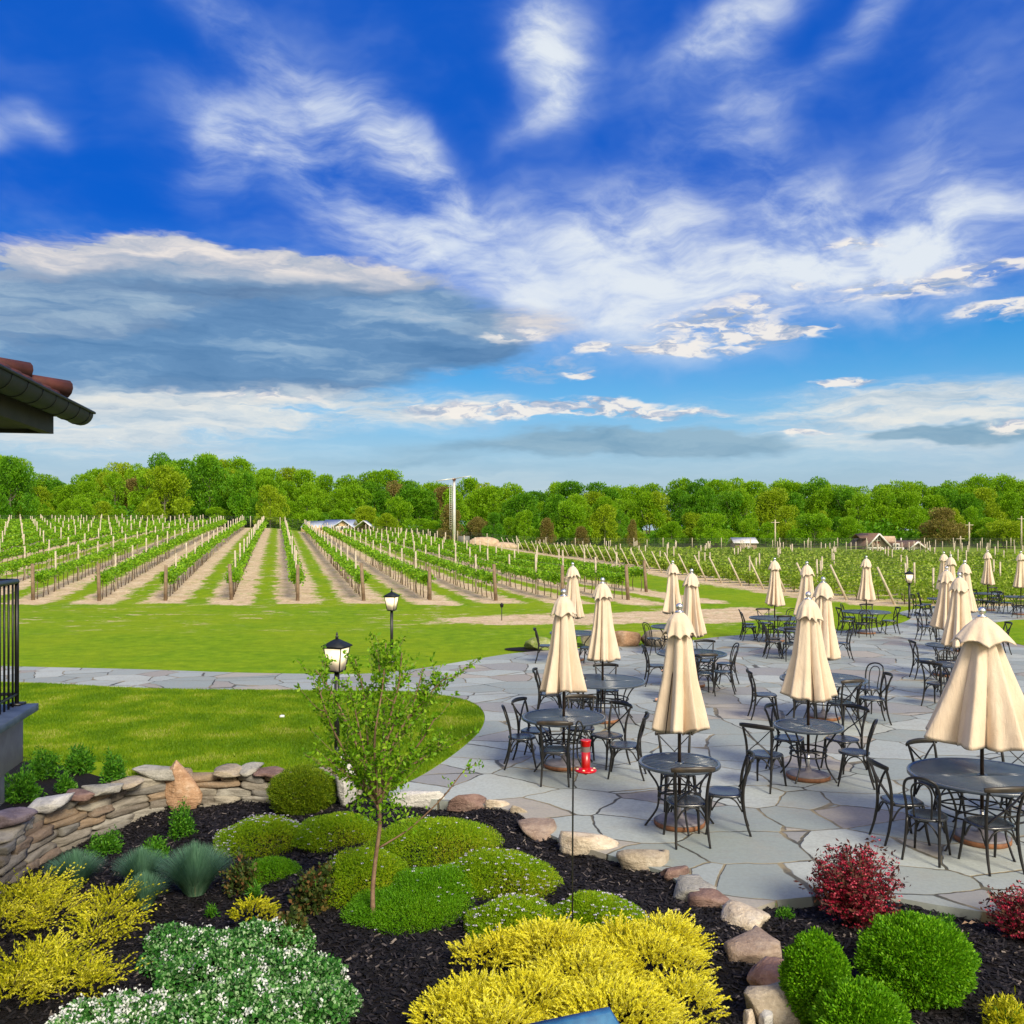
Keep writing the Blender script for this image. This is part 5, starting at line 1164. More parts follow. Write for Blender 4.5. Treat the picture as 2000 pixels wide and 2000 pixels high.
# ================================================================ wind machine, poles, houses
kk = FP/140; X_ = (887-1000)/kk; z0 = hz(X_, 140)
M['whitemetal'] = mottle('white_metal', (.62,.62,.6), (.74,.74,.72), 3, .4, .05, .01, metal=.2)
wm = thing('wind_machine', 'tall white frost fan tower with a ladder and propeller in the vineyard', 'wind machine', (X_, 140, z0)); H = CH-(938-HY)/kk - z0
MB().lathe([(.25,0),(.24,H*.5),(.20,H)], 16).build('tower', M['whitemetal'], wm, True)
q = MB()
for sx in (-.2, .2): q.tube([(sx*.8-.50,-.3,2.4),(sx*.8-.48,-.3,H-.4)], .035, 5)
for i in range(20): q.tube([(-.66,-.3,2.6+i*.33),(-.34,-.3,2.6+i*.33)], .025, 4)
q.build('ladder', M['whitemetal'], wm)
MB().box((0,0,H+.15), (.5,.9,.32)).build('gearbox', mottle('red_gearbox', (.30,.06,.05), (.4,.1,.08), 4, .6), wm)
for a, l in ((R_(8), 2.8), (R_(8)+PI, 2.8)):
    q = MB(); q.add([(0,-.75,.12+H),(0,-.70,.26+H),(l*math.cos(a)*.6,-.8,H+.30+l*.6*math.sin(a)),(l*math.cos(a),-.78,H+.25+l*math.sin(a)),(l*math.cos(a)*.95,-.72,H+.2+l*math.sin(a)),
        (0,-.68,.12+H),(0,-.64,.26+H),(l*math.cos(a)*.6,-.74,H+.30+l*.6*math.sin(a)),(l*math.cos(a),-.74,H+.25+l*math.sin(a)),(l*math.cos(a)*.95,-.68,H+.2+l*math.sin(a))], [(0,1,2,3,4),(9,8,7,6,5)]+[(i,i+5,(i+1)%5+5,(i+1)%5) for i in range(5)]); q.build('blade', M['whitemetal'], wm)
MB().box((1.5,-.3,.7), (1.7,1.0,1.4)).build('engine_box', M['wire'], wm)
def pole(px, d, topy, lb):
    x = (px-1000)*d/FP; z = hz(x, d); h = CH-(topy-HY)*d/FP - z
    t_ = thing('utility_pole', lb, 'utility pole', (x, d, z)); MB().tube([(0,0,-.2),(0,0,h)], [.16,.11], 8).build('pole', M['postwood'], t_, True)
    q = MB(); q.box((0,0,h-.5), (1.5,.1,.12)); q.build('crossarm', M['postwood'], t_)
pole(1514, 165, 1015, 'pale utility pole between the shed and the lone umbrella'); pole(1893, 168, 1020, 'tall utility pole right of the gabled house'); pole(1876, 166, 1047, 'short utility pole right of the gabled house'); pole(1995, 168, 1008, 'utility pole at the right picture edge')
q = MB()
M['peach'] = mottle('sheathing', (.62,.42,.22), (.74,.54,.32), 2, .8, .1); M['bluemetal'] = mottle('pale_metal_roof', (.50,.56,.64), (.62,.68,.76), 2, .45, .05, metal=.2)
M['siding'] = mottle('tan_shingle_siding', (.42,.30,.22), (.54,.40,.31), 3, .85, .2); M['trim'] = mat('white_trim', (.78,.76,.72), .6); M['brroof'] = mottle('brown_roof', (.15,.085,.06), (.23,.14,.10), 3, .85, .3)
M['shedwood'] = mottle('shed_wood', (.30,.20,.14), (.42,.30,.22), 3, .85, .2); M['whiteroof'] = mottle('white_roof', (.70,.69,.69), (.82,.81,.80), 2, .6, .05); M['window'] = mat('dark_glass', (.03,.035,.04), .1, spec=.8)
M['starred'] = mat('rust_star', (.22,.05,.03), .6); M['door'] = mottle('brown_door', (.18,.11,.09), (.26,.17,.13), 3, .8)
def gable(mb, x0, x1, y0, y1, z0, z1, axis='x', ov=.3, th_=.14):
    """pitched roof slabs; axis = ridge direction"""
    if axis == 'x':
        ym = (y0+y1)/2
        for ya, yb in ((y0-ov, ym), (y1+ov, ym)):
            v = [(x0-ov,ya,z0),(x1+ov,ya,z0),(x1+ov,yb,z1),(x0-ov,yb,z1)]; v += [(a,b,c_+th_) for a,b,c_ in v]; mb.add(v, [(0,1,2,3),(7,6,5,4),(0,4,5,1),(1,5,6,2),(2,6,7,3),(3,7,4,0)])
    else:
        xm = (x0+x1)/2
        for xa, xb in ((x0-ov, xm), (x1+ov, xm)):
            v = [(xa,y0-ov,z0),(xa,y1+ov,z0),(xb,y1+ov,z1),(xb,y0-ov,z1)]; v += [(a,b,c_+th_) for a,b,c_ in v]; mb.add(v, [(0,1,2,3),(7,6,5,4),(0,4,5,1),(1,5,6,2),(2,6,7,3),(3,7,4,0)])
def gwall(mb, x0, x1, y, z0, z1, dy=.15):
    xm = (x0+x1)/2; v = [(x0,y,z0),(x1,y,z0),(xm,y,z1)]; v += [(a,b+dy,c_) for a,b,c_ in v]; mb.add(v, [(0,1,2),(5,4,3),(0,3,4,1),(1,4,5,2),(2,5,3,0)])
def window(parent, x, z, w_, h, y=-.06, frame=True):
    f_ = MB(); f_.box((x,y,z), (w_+.3,.1,h+.3)); wf = f_.build('window', M['trim'], parent); p_ = MB(); n = 2
    for i in range(n): p_.box((x-w_/2+w_*(i+.5)/n, y-.06, z), (w_/n-.12,.06,h)); 
    p_.build('pane', M['window'], wf)
# gabled house on the right: 2000 px -> metres at d = 166
d = 166; kk = FP/d; PXH = lambda px: (px-1686)/kk; gx = (1686-1000)/kk; gz_ = CH-(1083-HY)/kk; ZH = lambda py: (1083-py)/kk
hs = thing('gabled_house', 'tan gabled house with brown roof, white trim and a dark star', 'house', (gx, d, gz_))
b = MB(); b.box(((PXH(1697)+PXH(1739))/2, 4, ZH(1070)/2), (PXH(1739)-PXH(1697), 8, ZH(1070))); b.box(((PXH(1739)+PXH(1806))/2, 4, ZH(1070)/2), (PXH(1806)-PXH(1739)-.02, 6, ZH(1070)))
gwall(b, PXH(1692), PXH(1733), -.2, ZH(1067.5), ZH(1045)); gwall(b, PXH(1771), PXH(1797), -1.2, ZH(1069), ZH(1060)); b.box((PXH(1731), 3, ZH(1056)), (PXH(1733)-PXH(1690), 4, 1.6)); b.build('wall', M['siding'], hs)
rf = MB(); gable(rf, PXH(1692), PXH(1734), -.5, 8, ZH(1068), ZH(1043), 'y', .5, .16); gable(rf, PXH(1738), PXH(1808), 1, 7, ZH(1069.5), ZH(1057), 'x', .5); gable(rf, PXH(1771), PXH(1797), -1.4, 4, ZH(1070), ZH(1059), 'y', .4); gable(rf, PXH(1692), PXH(1731), 2.2, 5.5, ZH(1052), ZH(1044), 'x', .5)
gable(rf, PXH(1742), PXH(1757), .6, 2.6, ZH(1061.5), ZH(1059), 'x', .2)
rfo = rf.build('roof', M['brroof'], hs)
tr = MB()
for x0, x1, y, z0, z1 in ((1690,1736,-1.05,1068,1042.6),(1769.5,1799,-1.85,1070.5,1058.5)):
    a_ = np.array((PXH(x0), y, ZH(z0))); c_ = np.array((PXH((x0+x1)/2), y, ZH(z1))); b_ = np.array((PXH(x1), y, ZH(z0)))
    tr.tube([a_, c_], .16, 4); tr.tube([b_, c_], .16, 4)
for px in (1695,1710,1720,1759,1769,1775,1780,1796,1808): tr.box((PXH(px), -1.0, ZH(1070)/2), (.28,.28,ZH(1070)))
tr.box(((PXH(1687)+PXH(1720))/2, -1.0, ZH(1070)), (PXH(1720)-PXH(1687), .3, .25)); tr.box(((PXH(1770)+PXH(1799))/2, -1.0, ZH(1070)), (PXH(1799)-PXH(1770), .3, .25)); tr.box(((PXH(1738)+PXH(1772))/2, .2, ZH(1070)), (PXH(1772)-PXH(1738), .3, .2)); tr.build('trim', M['trim'], hs)
for px, py, w_, h in ((1702,1076,.85,1.0),(1715,1076,.85,1.0),(1712,1053,.8,.35),(1748.5,1065,.9,.4),(1748.5,1075.5,.8,1.0),(1784,1076.5,1.0,1.0)): window(hs, PXH(px), ZH(py), w_, h, -.42 if px != 1784 else -.1)
st = []
for i in range(10): a = PI/2 + i*PI/5; rr = .5 if i % 2 == 0 else .2; st.append((PXH(1712.3)+rr*math.cos(a), ZH(1060)+rr*math.sin(a)))
MB().add([(x,-.36,z) for x,z in st]+[(x,-.28,z) for x,z in st], [tuple(range(9,-1,-1))]+[(i,(i+1)%10,(i+1)%10+10,i+10) for i in range(10)]).build('star', M['starred'], hs)
for px, py in ((1745,1054),(1778,1051)): MB().tube([(PXH(px),4,ZH(1060)),(PXH(px),4,ZH(py))], .12, 6).build('vent_pipe', M['trim'], rfo)
# shed with white roof
gx = (1430-1000)/kk; PS = lambda px: (px-1430)/kk; ZS = lambda py: (1080-py)/kk
sh = thing('shed', 'small brown shed with a white roof and dormer strip in front of the wood', 'shed', (gx, d, CH-(1080-HY)/kk))
b = MB(); b.box(((PS(1437)+PS(1478))/2, 2, ZS(1061)/2), (PS(1478)-PS(1437), 4, ZS(1061))); v = [(PS(1437),0,ZS(1061)),(PS(1437),4,ZS(1061)),(PS(1434),2,ZS(1052))]; v += [(a+.1,b_,c_) for a,b_,c_ in v]; b.add(v, [(0,1,2),(5,4,3),(0,3,4,1),(1,4,5,2),(2,5,3,0)]); b.build('wall', M['shedwood'], sh)
rf = MB(); gable(rf, PS(1436), PS(1477), 0, 4, ZS(1061.5), ZS(1051.5), 'x', .35); ro = rf.build('roof', M['whiteroof'], sh)
q = MB(); q.box(((PS(1444)+PS(1470))/2, .75, ZS(1057)), (PS(1470)-PS(1444), .7, .28)); q.build('dormer', M['trim'], ro); q = MB()
for i in range(8): q.box((PS(1446.5+i*3), .385, ZS(1057)), (.2,.04,.16))
q.build('dormer_panes', M['window'], ro)
MB().box((PS(1446), -.03, ZS(1073)), (1.0,.06,1.2)).build('door', M['door'], sh); window(sh, PS(1464), ZS(1070), .3, .35, -.04)
# house under construction on the ridge
d2 = 172; k2 = FP/d2; PC = lambda px: (px-640)/k2; bz_ = hz((640-1000)/k2, d2)-.2; ZC = lambda py: CH-(py-HY)/k2 - bz_
hc = thing('house_under_construction', 'long house under construction with pale blue roof on the ridge', 'house', ((640-1000)/k2, d2, bz_))
b = MB(); b.box(((PC(588)+PC(690))/2, 4, ZC(1030)/2), (PC(690)-PC(588), 8, ZC(1030))); gwall(b, PC(652), PC(688), -.6, ZC(1031), ZC(1018)); b.box(((PC(652)+PC(688))/2, -.2, ZC(1031)/2), (PC(688)-PC(652), .7, ZC(1031))); b.build('wall', M['peach'], hc)
rf = MB(); gable(rf, PC(590), PC(632), .5, 7.5, ZC(1031), ZC(1018.5), 'x', .3); gable(rf, PC(630), PC(684), -.3, 8.3, ZC(1032), ZC(1016), 'x', .3); gable(rf, PC(650), PC(692), -.9, 4, ZC(1033), ZC(1016.5), 'y', .3); rf.build('roof', M['bluemetal'], hc)
for px in (660,667,672,679): window(hc, PC(px), ZC(1031.5), .45, .4, -.64)
for px in (606,612,618,626,632): MB().box((PC(px), -.8, (ZC(1026))/2), (.2,.2,ZC(1026))).build('stud', M['peach'], hc)
tn = thing('tent_roof', 'small white pitched tent roof right of the house under construction', 'tent', ((716-1000)/k2, d2-2, bz_-.4))
q = MB(); gable(q, -1.9, 1.9, -2, 2, 1.5, 3.1, 'y', .2, .06); q.build('canopy', M['whiteroof'], tn); q = MB(); gwall(q, -1.9, 1.9, 1.8, 1.5, 3.05); q.build('end_panel', M['siding'], tn)
for x in (-1.9, 1.9):
    for y in (-1.9, 1.9): MB().tube([(x,y,-.5),(x,y,1.6)], .05, 5).build('leg', M['whitemetal'], tn)
# heap of soil
for px, w_, h, lb in ((944,50,14,'left pale heap of soil right of the fan tower'),(985,46,11,'right pale heap of soil right of the fan tower')):
    dd = 160; k3 = FP/dd; v, f = rock(int(px), (w_/k3*1.3, 3, 2*h/k3), 0, .12); x = (px-1000)/k3
    o = MB().add(v, f).build('soil_heap', mottle('heap_soil', (.42,.30,.20), (.60,.46,.33), 1.5, .95, .5, .1), smooth=True); o.location = (x, dd, hz(x, dd)-.1 + (.3 if px < 960 else 0)); tag(o, lb, 'soil heap', 'heaps of soil behind the vineyard')
# ================================================================ garden plants
def dome(n, rx, ry, h, r, lump=.12, seed=0, base=.0, ball=False):
    d = sph(n, r)
    if ball:
        d = d[d[:, 2] > -.82]; k_ = 1 + lump*(np.sin(d[:, 0]*7+seed)*np.cos(d[:, 1]*6.3+seed*2) + .8*np.sin(d[:, 2]*11+d[:, 0]*9+seed) + .6*np.sin(d[:, 1]*17+seed)*np.sin(d[:, 0]*15))
        P = d*np.array([rx, ry, h*.55])*(k_*(r.uniform(.84, 1.0, len(d)) + np.minimum(r.exponential(.022, len(d)), .13)))[:, None]; P[:, 2] += h*.46; return P, d
    d[:, 2] = np.abs(d[:, 2])*(1-base) + base*d[:, 2]
    k_ = 1 + lump*(np.sin(d[:, 0]*5+seed)*np.cos(d[:, 1]*4.3+seed*2) + .6*np.sin(d[:, 2]*7+d[:, 0]*6+seed))
    P = d*np.array([rx, ry, h])*(k_*r.uniform(.82, 1.0, n))[:, None]; return P, d
def shrub(name, label, cat, box, m, n, L, W_, jit=.6, droop=0, lump=.12, h=None, depth=1.0, group=None, stems=True, flowers=None, core=True, hscale=1.0, part='foliage', ball=False):
    """box = photograph x0, x1, top, bottom; depth = ry / rx"""
    x0, x1, yt, yb = box; b0 = Wb((x0+x1)/2, yb); kk = FP/b0[1]; rx = (x1-x0)/2/kk; ry = rx*depth; yc = b0[1] + ry; kc = FP/yc; rx = (x1-x0)/2/kc
    p = (((x0+x1)/2-1000)/kc, yc); z = zb(p[0]) - .02; ht = h if h else (CH-(yt-HY)*yc/FP) - z; ht = max(.05, ht*hscale)
    t_ = thing(name, label, cat, (p[0], p[1], z), 0, group); r = np.random.default_rng(int(x0+yt)); sd = (x0*.37) % 6
    P, d = dome(n, rx, ry, ht, r, lump, sd, ball=ball); n = len(P); v, f = leaves(P, d + np.array([0,0,.35]), L*r.uniform(.7, 1.25, n), W_*r.uniform(.7, 1.2, n), jit, droop, int(x0))
    MB().addq(v, f).build(part, M[m], t_)
    if core:
        P2, d2 = dome(max(200, n//4), rx*.82, ry*.82, ht*.84, r, lump, sd, ball=ball); v, f = leaves(P2, d2, L*1.6, W_*2.2, .9, 0, 3); MB().addq(v, f).build('inner_foliage', M[m], t_)
    if flowers:
        fm, fn, fs, where = flowers; P3, d3 = dome(fn*3, rx*1.03, ry*1.03, ht*1.04+.01, r, lump, sd)
        keep = where(P3/np.array([rx, ry, ht])) if where else np.ones(len(P3), bool); P3 = P3[keep][:fn]; q = MB(); P3[:, 2] += .012
        for j in range(5):
            a = 2*PI*j/5 + P3[:, 0]*40; dd = np.stack([np.cos(a), np.sin(a), np.full(len(P3), .25)], 1)
            v, f = leaves(P3 + dd*fs*.3, dd, fs, fs*.8, .12, 0, j); q.addq(v, f)
        q.build('flowers', M[fm], t_)
    return t_, p, z, rx, ry, ht
# three round bushes at the lower right, one behind the wall
shrub('round_bush', 'large bright green round bush at the lower right', 'shrub', (1683,1897,1795,1985), 'box', 30000, .028, .013, .5, lump=.05, ball=True, depth=.85)
shrub('round_bush', 'tall narrow bright green round bush left of the large one', 'shrub', (1530,1657,1828,2020), 'box', 17000, .028, .013, .5, lump=.05, ball=True, depth=.9)
shrub('round_bush', 'bright green round bush cut by the bottom edge', 'shrub', (1594,1772,1926,2110), 'box', 20000, .028, .013, .5, lump=.05, ball=True, depth=.9)
shrub('round_bush', 'olive green globe bush in front of the dry stone wall', 'shrub', (527,655,1500,1597), 'sphereleaf', 26000, .03, .009, .5, lump=.05, ball=True, depth=.85)
# crimson shrubs
def weigela(label, box, n, nf):
    x0, x1, yt, yb = box; b0 = Wb((x0+x1)/2, yb); kk = FP/(b0[1]+.35); rx = (x1-x0)/2/kk; p = (((x0+x1)/2-1000)/kk, b0[1]+.35); z = zb(p[0])-.02; ht = CH-(yt-HY)/kk - z
    t_ = thing('flowering_shrub', label, 'shrub', (p[0], p[1], z), 0, 'crimson flowering shrubs'); r = np.random.default_rng(int(x0)); st = MB(); LP_ = []; LD = []; FPt = []
    for i in range(95):
        a = r.uniform(0, 2*PI); sz = r.uniform(-.55, 1); cz = math.sqrt(1-sz*sz); rr = r.uniform(.7, 1.05); hh = ht*(.50 + .48*sz*rr); e = np.array([rx*.95*cz*rr*math.cos(a), rx*.85*cz*rr*math.sin(a), hh])
        pth = spline([(0,0,0), (e[0]*.35, e[1]*.35, hh*.5), tuple(e)], 10); st.tube(pth, [.008,.002], 4)
        for u in np.linspace(.28, 1, 15): LP_.append(pth[int(u*(len(pth)-1))] + r.normal(size=3)*.018); LD.append(r.normal(size=3)*.6 + np.array([e[0], e[1], .25]))
        for u in r.uniform(.4, 1, nf//70): FPt.append(pth[int(u*(len(pth)-1))] + r.normal(size=3)*np.array([.045,.045,.035]))
    LP_ = np.repeat(np.array(LP_), n//len(LP_)+1, 0)[:n]; LD = np.repeat(np.array(LD), n//len(LD)+1, 0)[:n]
    st.build('stems', M['bark'], t_); v, f = leaves(LP_ + r.normal(size=LP_.shape)*.028, LD, r.uniform(.035, .06, n), .021, .7, .05, 2); MB().addq(v, f).build('foliage', M['wleaf'], t_)
    FPt = np.array(FPt); q = MB()
    for j in range(5):
        a = 2*PI*j/5; dd = np.stack([np.full(len(FPt), math.cos(a)), np.full(len(FPt), math.sin(a)*.8-.35), np.sin(FPt[:, 0]*90)*.4+.2], 1); v, f = leaves(FPt + dd*.008, dd, .022, .015, .25, 0, j); q.addq(v, f)
    q.build('flowers', M['wflower'], t_)
weigela('crimson flowering shrub at the tip of the patio', (1574,1776,1645,1838), 5200, 1500)
weigela('second crimson flowering shrub cut by the right picture edge', (1930,2120,1728,1868), 4200, 1300)
# golden feathery shrubs
def golden(label, lobes, m, group, plume=.085, lean=.3, name='golden_shrub', dens=1.0, needle=.026, spread=1.0):
    """lobes: (px, py, rx px, height m)"""
    c0 = Wb(lobes[0][0], lobes[0][1]); t_ = thing(name, label, 'shrub', c0, 0, group); r = np.random.default_rng(int(lobes[0][0])); st = MB(); AP = []; AD = []; OO = np.array(c0)
    for px, py, rpx, ht in lobes:
        b = np.array(Wb(px, py)); kk = FP/b[1]; rx = rpx/kk; n = int(dens*480*rx*rx/.12)
        for i in range(n):
            a = r.uniform(0, 2*PI); q = math.sqrt(r.uniform(0, 1)); surf = np.array([rx*q*math.cos(a), rx*.9*q*math.sin(a), ht*math.sqrt(max(.03, 1-q*q*.92))*r.uniform(.72, 1.0)])
            out = np.array([math.cos(a)*q*spread, math.sin(a)*q*spread, 0]) + r.normal(size=3)*.22 + np.array([lean*.3, 0, 0]); L = plume*r.uniform(.7, 1.35)
            p0 = b + surf - OO; p1 = p0 + (out*.5 + np.array([0,0,.75]))*L*.6; p2 = p1 + (out*1.0 + np.array([0,0,.28]))*L*.6
            st.add([p0, p0+np.array([.004,0,0]), p2], [(0,1,2)])
            for u in np.linspace(0, 1, 9):
                c_ = (1-u)**2*p0 + 2*u*(1-u)*p1 + u*u*p2; dr = (p1-p0)*(1-u) + (p2-p1)*u; dr /= np.linalg.norm(dr) + 1e-9
                for _ in range(3): AP.append(c_); AD.append(dr*1.3 + r.normal(size=3)*.42)
    AP = np.array(AP); AD = np.array(AD); v, f = leaves(AP, AD, needle*r.uniform(.7, 1.2, len(AP)), needle*.34, .1, 0, 1)
    MB().addq(v, f).build('foliage', M[m], t_); st.build('stems', M['bark'], t_)
    return t_
GG = 'golden feathery shrubs'
golden('bright yellow shrub mass nearest the bottom centre, behind the blue board', [(1270,1925,105,.34),(1150,1960,110,.34),(1090,1900,90,.34),(1200,2040,140,.34),(1330,2000,70,.3),(1040,2010,110,.32),(1300,1880,70,.34),(1210,1890,60,.34)], 'gold', GG, .09)
golden('yellow shrub right of the hook pole foot, upper lobe by the phlox mounds', [(1050,1885,62,.30),(985,1890,60,.24),(930,1890,45,.20)], 'gold', GG, .085)
golden('yellow shrub at the bottom edge left of the blue board', [(930,1995,80,.28),(880,2020,70,.26),(960,2060,100,.3)], 'gold', GG, .085)
golden('small yellow shrub alone in the mulch left of the sapling', [(495,1806,38,.20)], 'gold2', GG, .07, dens=1.1)
golden('spreading golden green juniper at the left edge, upper part', [(50,1790,50,.26),(100,1810,46,.24),(205,1830,44,.26),(225,1790,34,.24),(10,1830,50,.24),(80,1770,34,.26),(180,1860,30,.2)], 'gold2', 'golden spreading junipers', .16, 1.0, 'juniper', .5, .034, 1.5)
golden('spreading golden green juniper at the lower left, with tips reaching the white flowers', [(60,1925,60,.2),(130,1935,50,.2),(30,1965,60,.2),(185,1940,38,.16),(90,1900,40,.22)], 'gold2', 'golden spreading junipers', .16, 1.0, 'juniper', .5, .034, 1.5)
# white flowered, silver leafed ground cover
def carpet(label, lobes, n, nf):
    c0 = Wb(lobes[0][0], lobes[0][1]); t_ = thing('flowering_ground_cover', label, 'plant', c0, 0, 'white flowered ground cover plants'); r = np.random.default_rng(int(lobes[0][0])+1); PP = []; DD = []; FF = []
    tot = sum(l[2]**2 for l in lobes)
    for px, py, rpx, ht in lobes:
        b = np.array(Wb(px, py)); rx = rpx*b[1]/FP; m_ = int(n*rpx**2/tot); P, d = dome(m_, rx, rx*.85, ht, r, .1, px); PP.append(P + b - np.array(c0)); DD.append(d)
        m2 = int(nf*rpx**2/tot); P, d = dome(m2, rx*1.02, rx*.87, ht+.025, r, .1, px); P = P[d[:, 2] > .25]; FF.append(P + b - np.array(c0))
    P = np.concatenate(PP); d = np.concatenate(DD); v, f = leaves(P, d*.4 + np.array([0,-.2,.1]), r.uniform(.024, .044, len(P)), r.uniform(.018, .032, len(P)), .8, .1, 4); MB().addq(v, f).build('foliage', M['nettle'], t_)
    P = np.concatenate(FF); P = np.repeat(P, 12, 0) + r.normal(size=(len(P)*12, 3))*np.array([.016,.016,.018]); v, f = leaves(P, np.tile([0,0,.6], (len(P),1)), .026, .018, .9, 0, 6); MB().addq(v, f).build('flowers', M['white'], t_)
carpet('large mound of silver green leaves with white flowers at the bottom left centre', [(450,1920,150,.26),(560,1930,110,.25),(390,1880,105,.26),(520,1860,100,.24),(610,1990,90,.22),(480,2010,190,.28),(330,1850,50,.2),(650,1960,50,.18)], 38000, 330)
carpet('smaller patch of white flowers at the bottom edge beside the golden juniper', [(170,2000,60,.16),(240,1985,55,.16),(300,1995,60,.18),(130,2030,60,.16),(230,2040,90,.16)], 11000, 260)
# phlox mounds: lilac starred, and plain green mats
def ph(label, box, m='phlox', n=16000, fl=120, h=None, where=None, depth=.85):
    x0, x1, y0, y1 = box; g = (x1-x0)*.09; box = (x0-g, x1+g, y0, y1+12)
    shrub('phlox_mound', label, 'plant', box, m, n, .024, .006, .6, lump=.06, hscale=.9, h=h, depth=depth, group='phlox mounds', flowers=('flower', int(fl*1.6), .015, where) if fl else None, core=True)
ph('phlox mound with many lilac flowers on its far rim, left of the sapling', (432,600,1592,1662), fl=170, where=lambda q: (q[:, 1] > -.2) | (q[:, 0] < -.4))
ph('plain olive phlox mound directly behind the sapling trunk', (585,738,1586,1652), fl=22)
ph('small bright green mat in front of the flowered phlox mound', (482,582,1670,1724), 'phloxdark', 8000, 0)
ph('large olive phlox mound right of the sapling, farthest back', (735,968,1598,1690), n=26000, fl=26)
ph('green mound left of the sapling trunk foot', (625,800,1650,1762), 'phlox', 20000, 20)
ph('phlox mound with scattered pale flowers at the right of the group', (870,1078,1660,1758), n=24000, fl=120)
ph('dark green mat around the middle of the phlox group', (690,925,1735,1812), 'phloxdark', 24000, 8)
ph('green mat between the middle phlox mounds', (760,930,1690,1775), 'phloxdark', 18000, 30)
ph('flowered phlox mound left of the hook pole', (918,1098,1752,1842), n=20000, fl=130)
ph('rounded phlox mound with lilac flowers right of the hook pole', (1078,1255,1742,1842), n=22000, fl=130)
# blue fescue tufts
def fescue(label, px, yb, rpx, ht, n=2600):
    b = Wb(px, yb); kk = FP/b[1]; R = rpx/kk; t_ = thing('blue_grass_tuft', label, 'ornamental grass', (b[0], b[1]+R*.4, b[2]), 0, 'blue grass tufts'); r = np.random.default_rng(px)
    a = r.uniform(0, 2*PI, n); q = r.uniform(.02, 1, n)**.85; L = ht*1.35*r.uniform(.7, 1.1, n); w_ = .0028
    o0 = np.stack([np.cos(a)*.10*q, np.sin(a)*.10*q, np.zeros(n)], 1)*R*3; vs = []; side = np.stack([-np.sin(a), np.cos(a), np.zeros(n)], 1)*w_
    for u in (0, .35, .7, 1): 
        c_ = o0 + np.stack([np.cos(a)*R*q*u**1.3*.95, np.sin(a)*R*q*u**1.3*.95, L*(u - .38*q*u*u)], 1); ww = side*(1-u*.85); vs += [c_-ww, c_+ww]
    v = np.stack(vs, 1).reshape(-1, 3); i = np.arange(n)*8; f = np.concatenate([np.stack([i+j, i+j+1, i+j+3, i+j+2], 1) for j in (0, 2, 4)]); MB().addq(v, f).build('blades', M['fescue'], t_)
fescue('blue grass tuft at the left beside the stone wall', 137, 1738, 52, .30)
fescue('blue grass tuft in the middle of the three', 268, 1738, 48, .32)
fescue('largest blue grass tuft at the right of the group', 372, 1755, 66, .40, 4200)
fescue('fading blue grass tuft in front of the middle one', 276, 1780, 42, .28, 1800)
# small leafy plants
def herb(label, box, m='herb', n=900, L=.05, W_=.018, jit=.7, depth=.9, name='leafy_plant', group='small leafy plants in the beds', z=None):
    x0, x1, yt, yb = box; b = Wb((x0+x1)/2, yb) if z is None else Wd((x0+x1)/2, yb, z); kk = FP/(b[1]); rx = (x1-x0)/2/kk; ht = (yb-yt)/kk*1.05; r = np.random.default_rng(int(x0*3+yt))
    t_ = thing(name, label, 'plant', (b[0], b[1]+rx*depth*.5, b[2]), 0, group); P, d = dome(n, rx, rx*depth, ht, r, .25, x0); q = r.uniform(.3, 1, n)**.5; P *= q[:, None]
    v, f = leaves(P, d*.7 + np.array([0,0,.5]), L*r.uniform(.6, 1.2, n), W_, jit, .1, 1); MB().addq(v, f).build('foliage', M[m], t_)
    st = MB()
    for i in range(9): a = 2*PI*i/9; st.tube([(0,0,-.01),(rx*.35*math.cos(a), rx*.35*math.sin(a), ht*.5),(rx*.6*math.cos(a), rx*.6*math.sin(a), ht*.8)], [.006,.004,.002], 4)
    st.build('stems', M['herb'], t_)
herb('bright green cone shaped plant nearest the middle of the wall', (322,378,1572,1640), n=1500, L=.04)
herb('low bright green clump left of the middle blue grass', (163,235,1632,1672), n=1600, L=.04)
herb('low green clump behind the middle blue grass tuft', (268,330,1640,1680), n=1100, L=.04)
herb('green bush under the balcony, front left of the upper bed', (2,72,1506,1568), n=1500, L=.07, W_=.02, z=0)
herb('green plant beside the balcony corner', (45,108,1468,1524), n=1300, L=.07, W_=.02, z=0)
herb('green plant in the middle of the upper bed', (118,178,1458,1512), n=1300, L=.07, W_=.02, z=0)
herb('small pale green plant in the upper bed', (105,142,1514,1548), n=500, L=.06, W_=.02, z=0)
herb('tall dark green plant at the right end of the upper bed', (192,242,1474,1530), n=1200, L=.06, W_=.02, z=0)
herb('brownish plant right of the largest blue grass tuft', (430,512,1680,1745), 'darkherb', 900, .05, .03)
herb('dark leafy plant left of the sapling foot', (565,660,1705,1782), 'darkherb', 1500, .055, .035)
herb('dark leafy plant right of the small yellow shrub', (528,600,1790,1850), 'darkherb', 900, .055, .04)
herb('tiny green sprout clump left of the first crimson shrub', (1515,1555,1775,1798), n=420, L=.03, W_=.01)
herb('small green plant behind the large round bush', (1835,1872,1790,1822), n=420, L=.035, W_=.012)
herb('yellow tinged fern like plant in the bottom right corner', (1930,2020,1960,2030), 'gold2', 900, .06, .014)
herb('tiny strap leaved plant between the blue grass and the yellow shrub', (480,512,1728,1760), n=160, L=.08, W_=.01)
herb('tiny green plant above the white flowered mound', (398,422,1768,1792), n=120, L=.06, W_=.012)
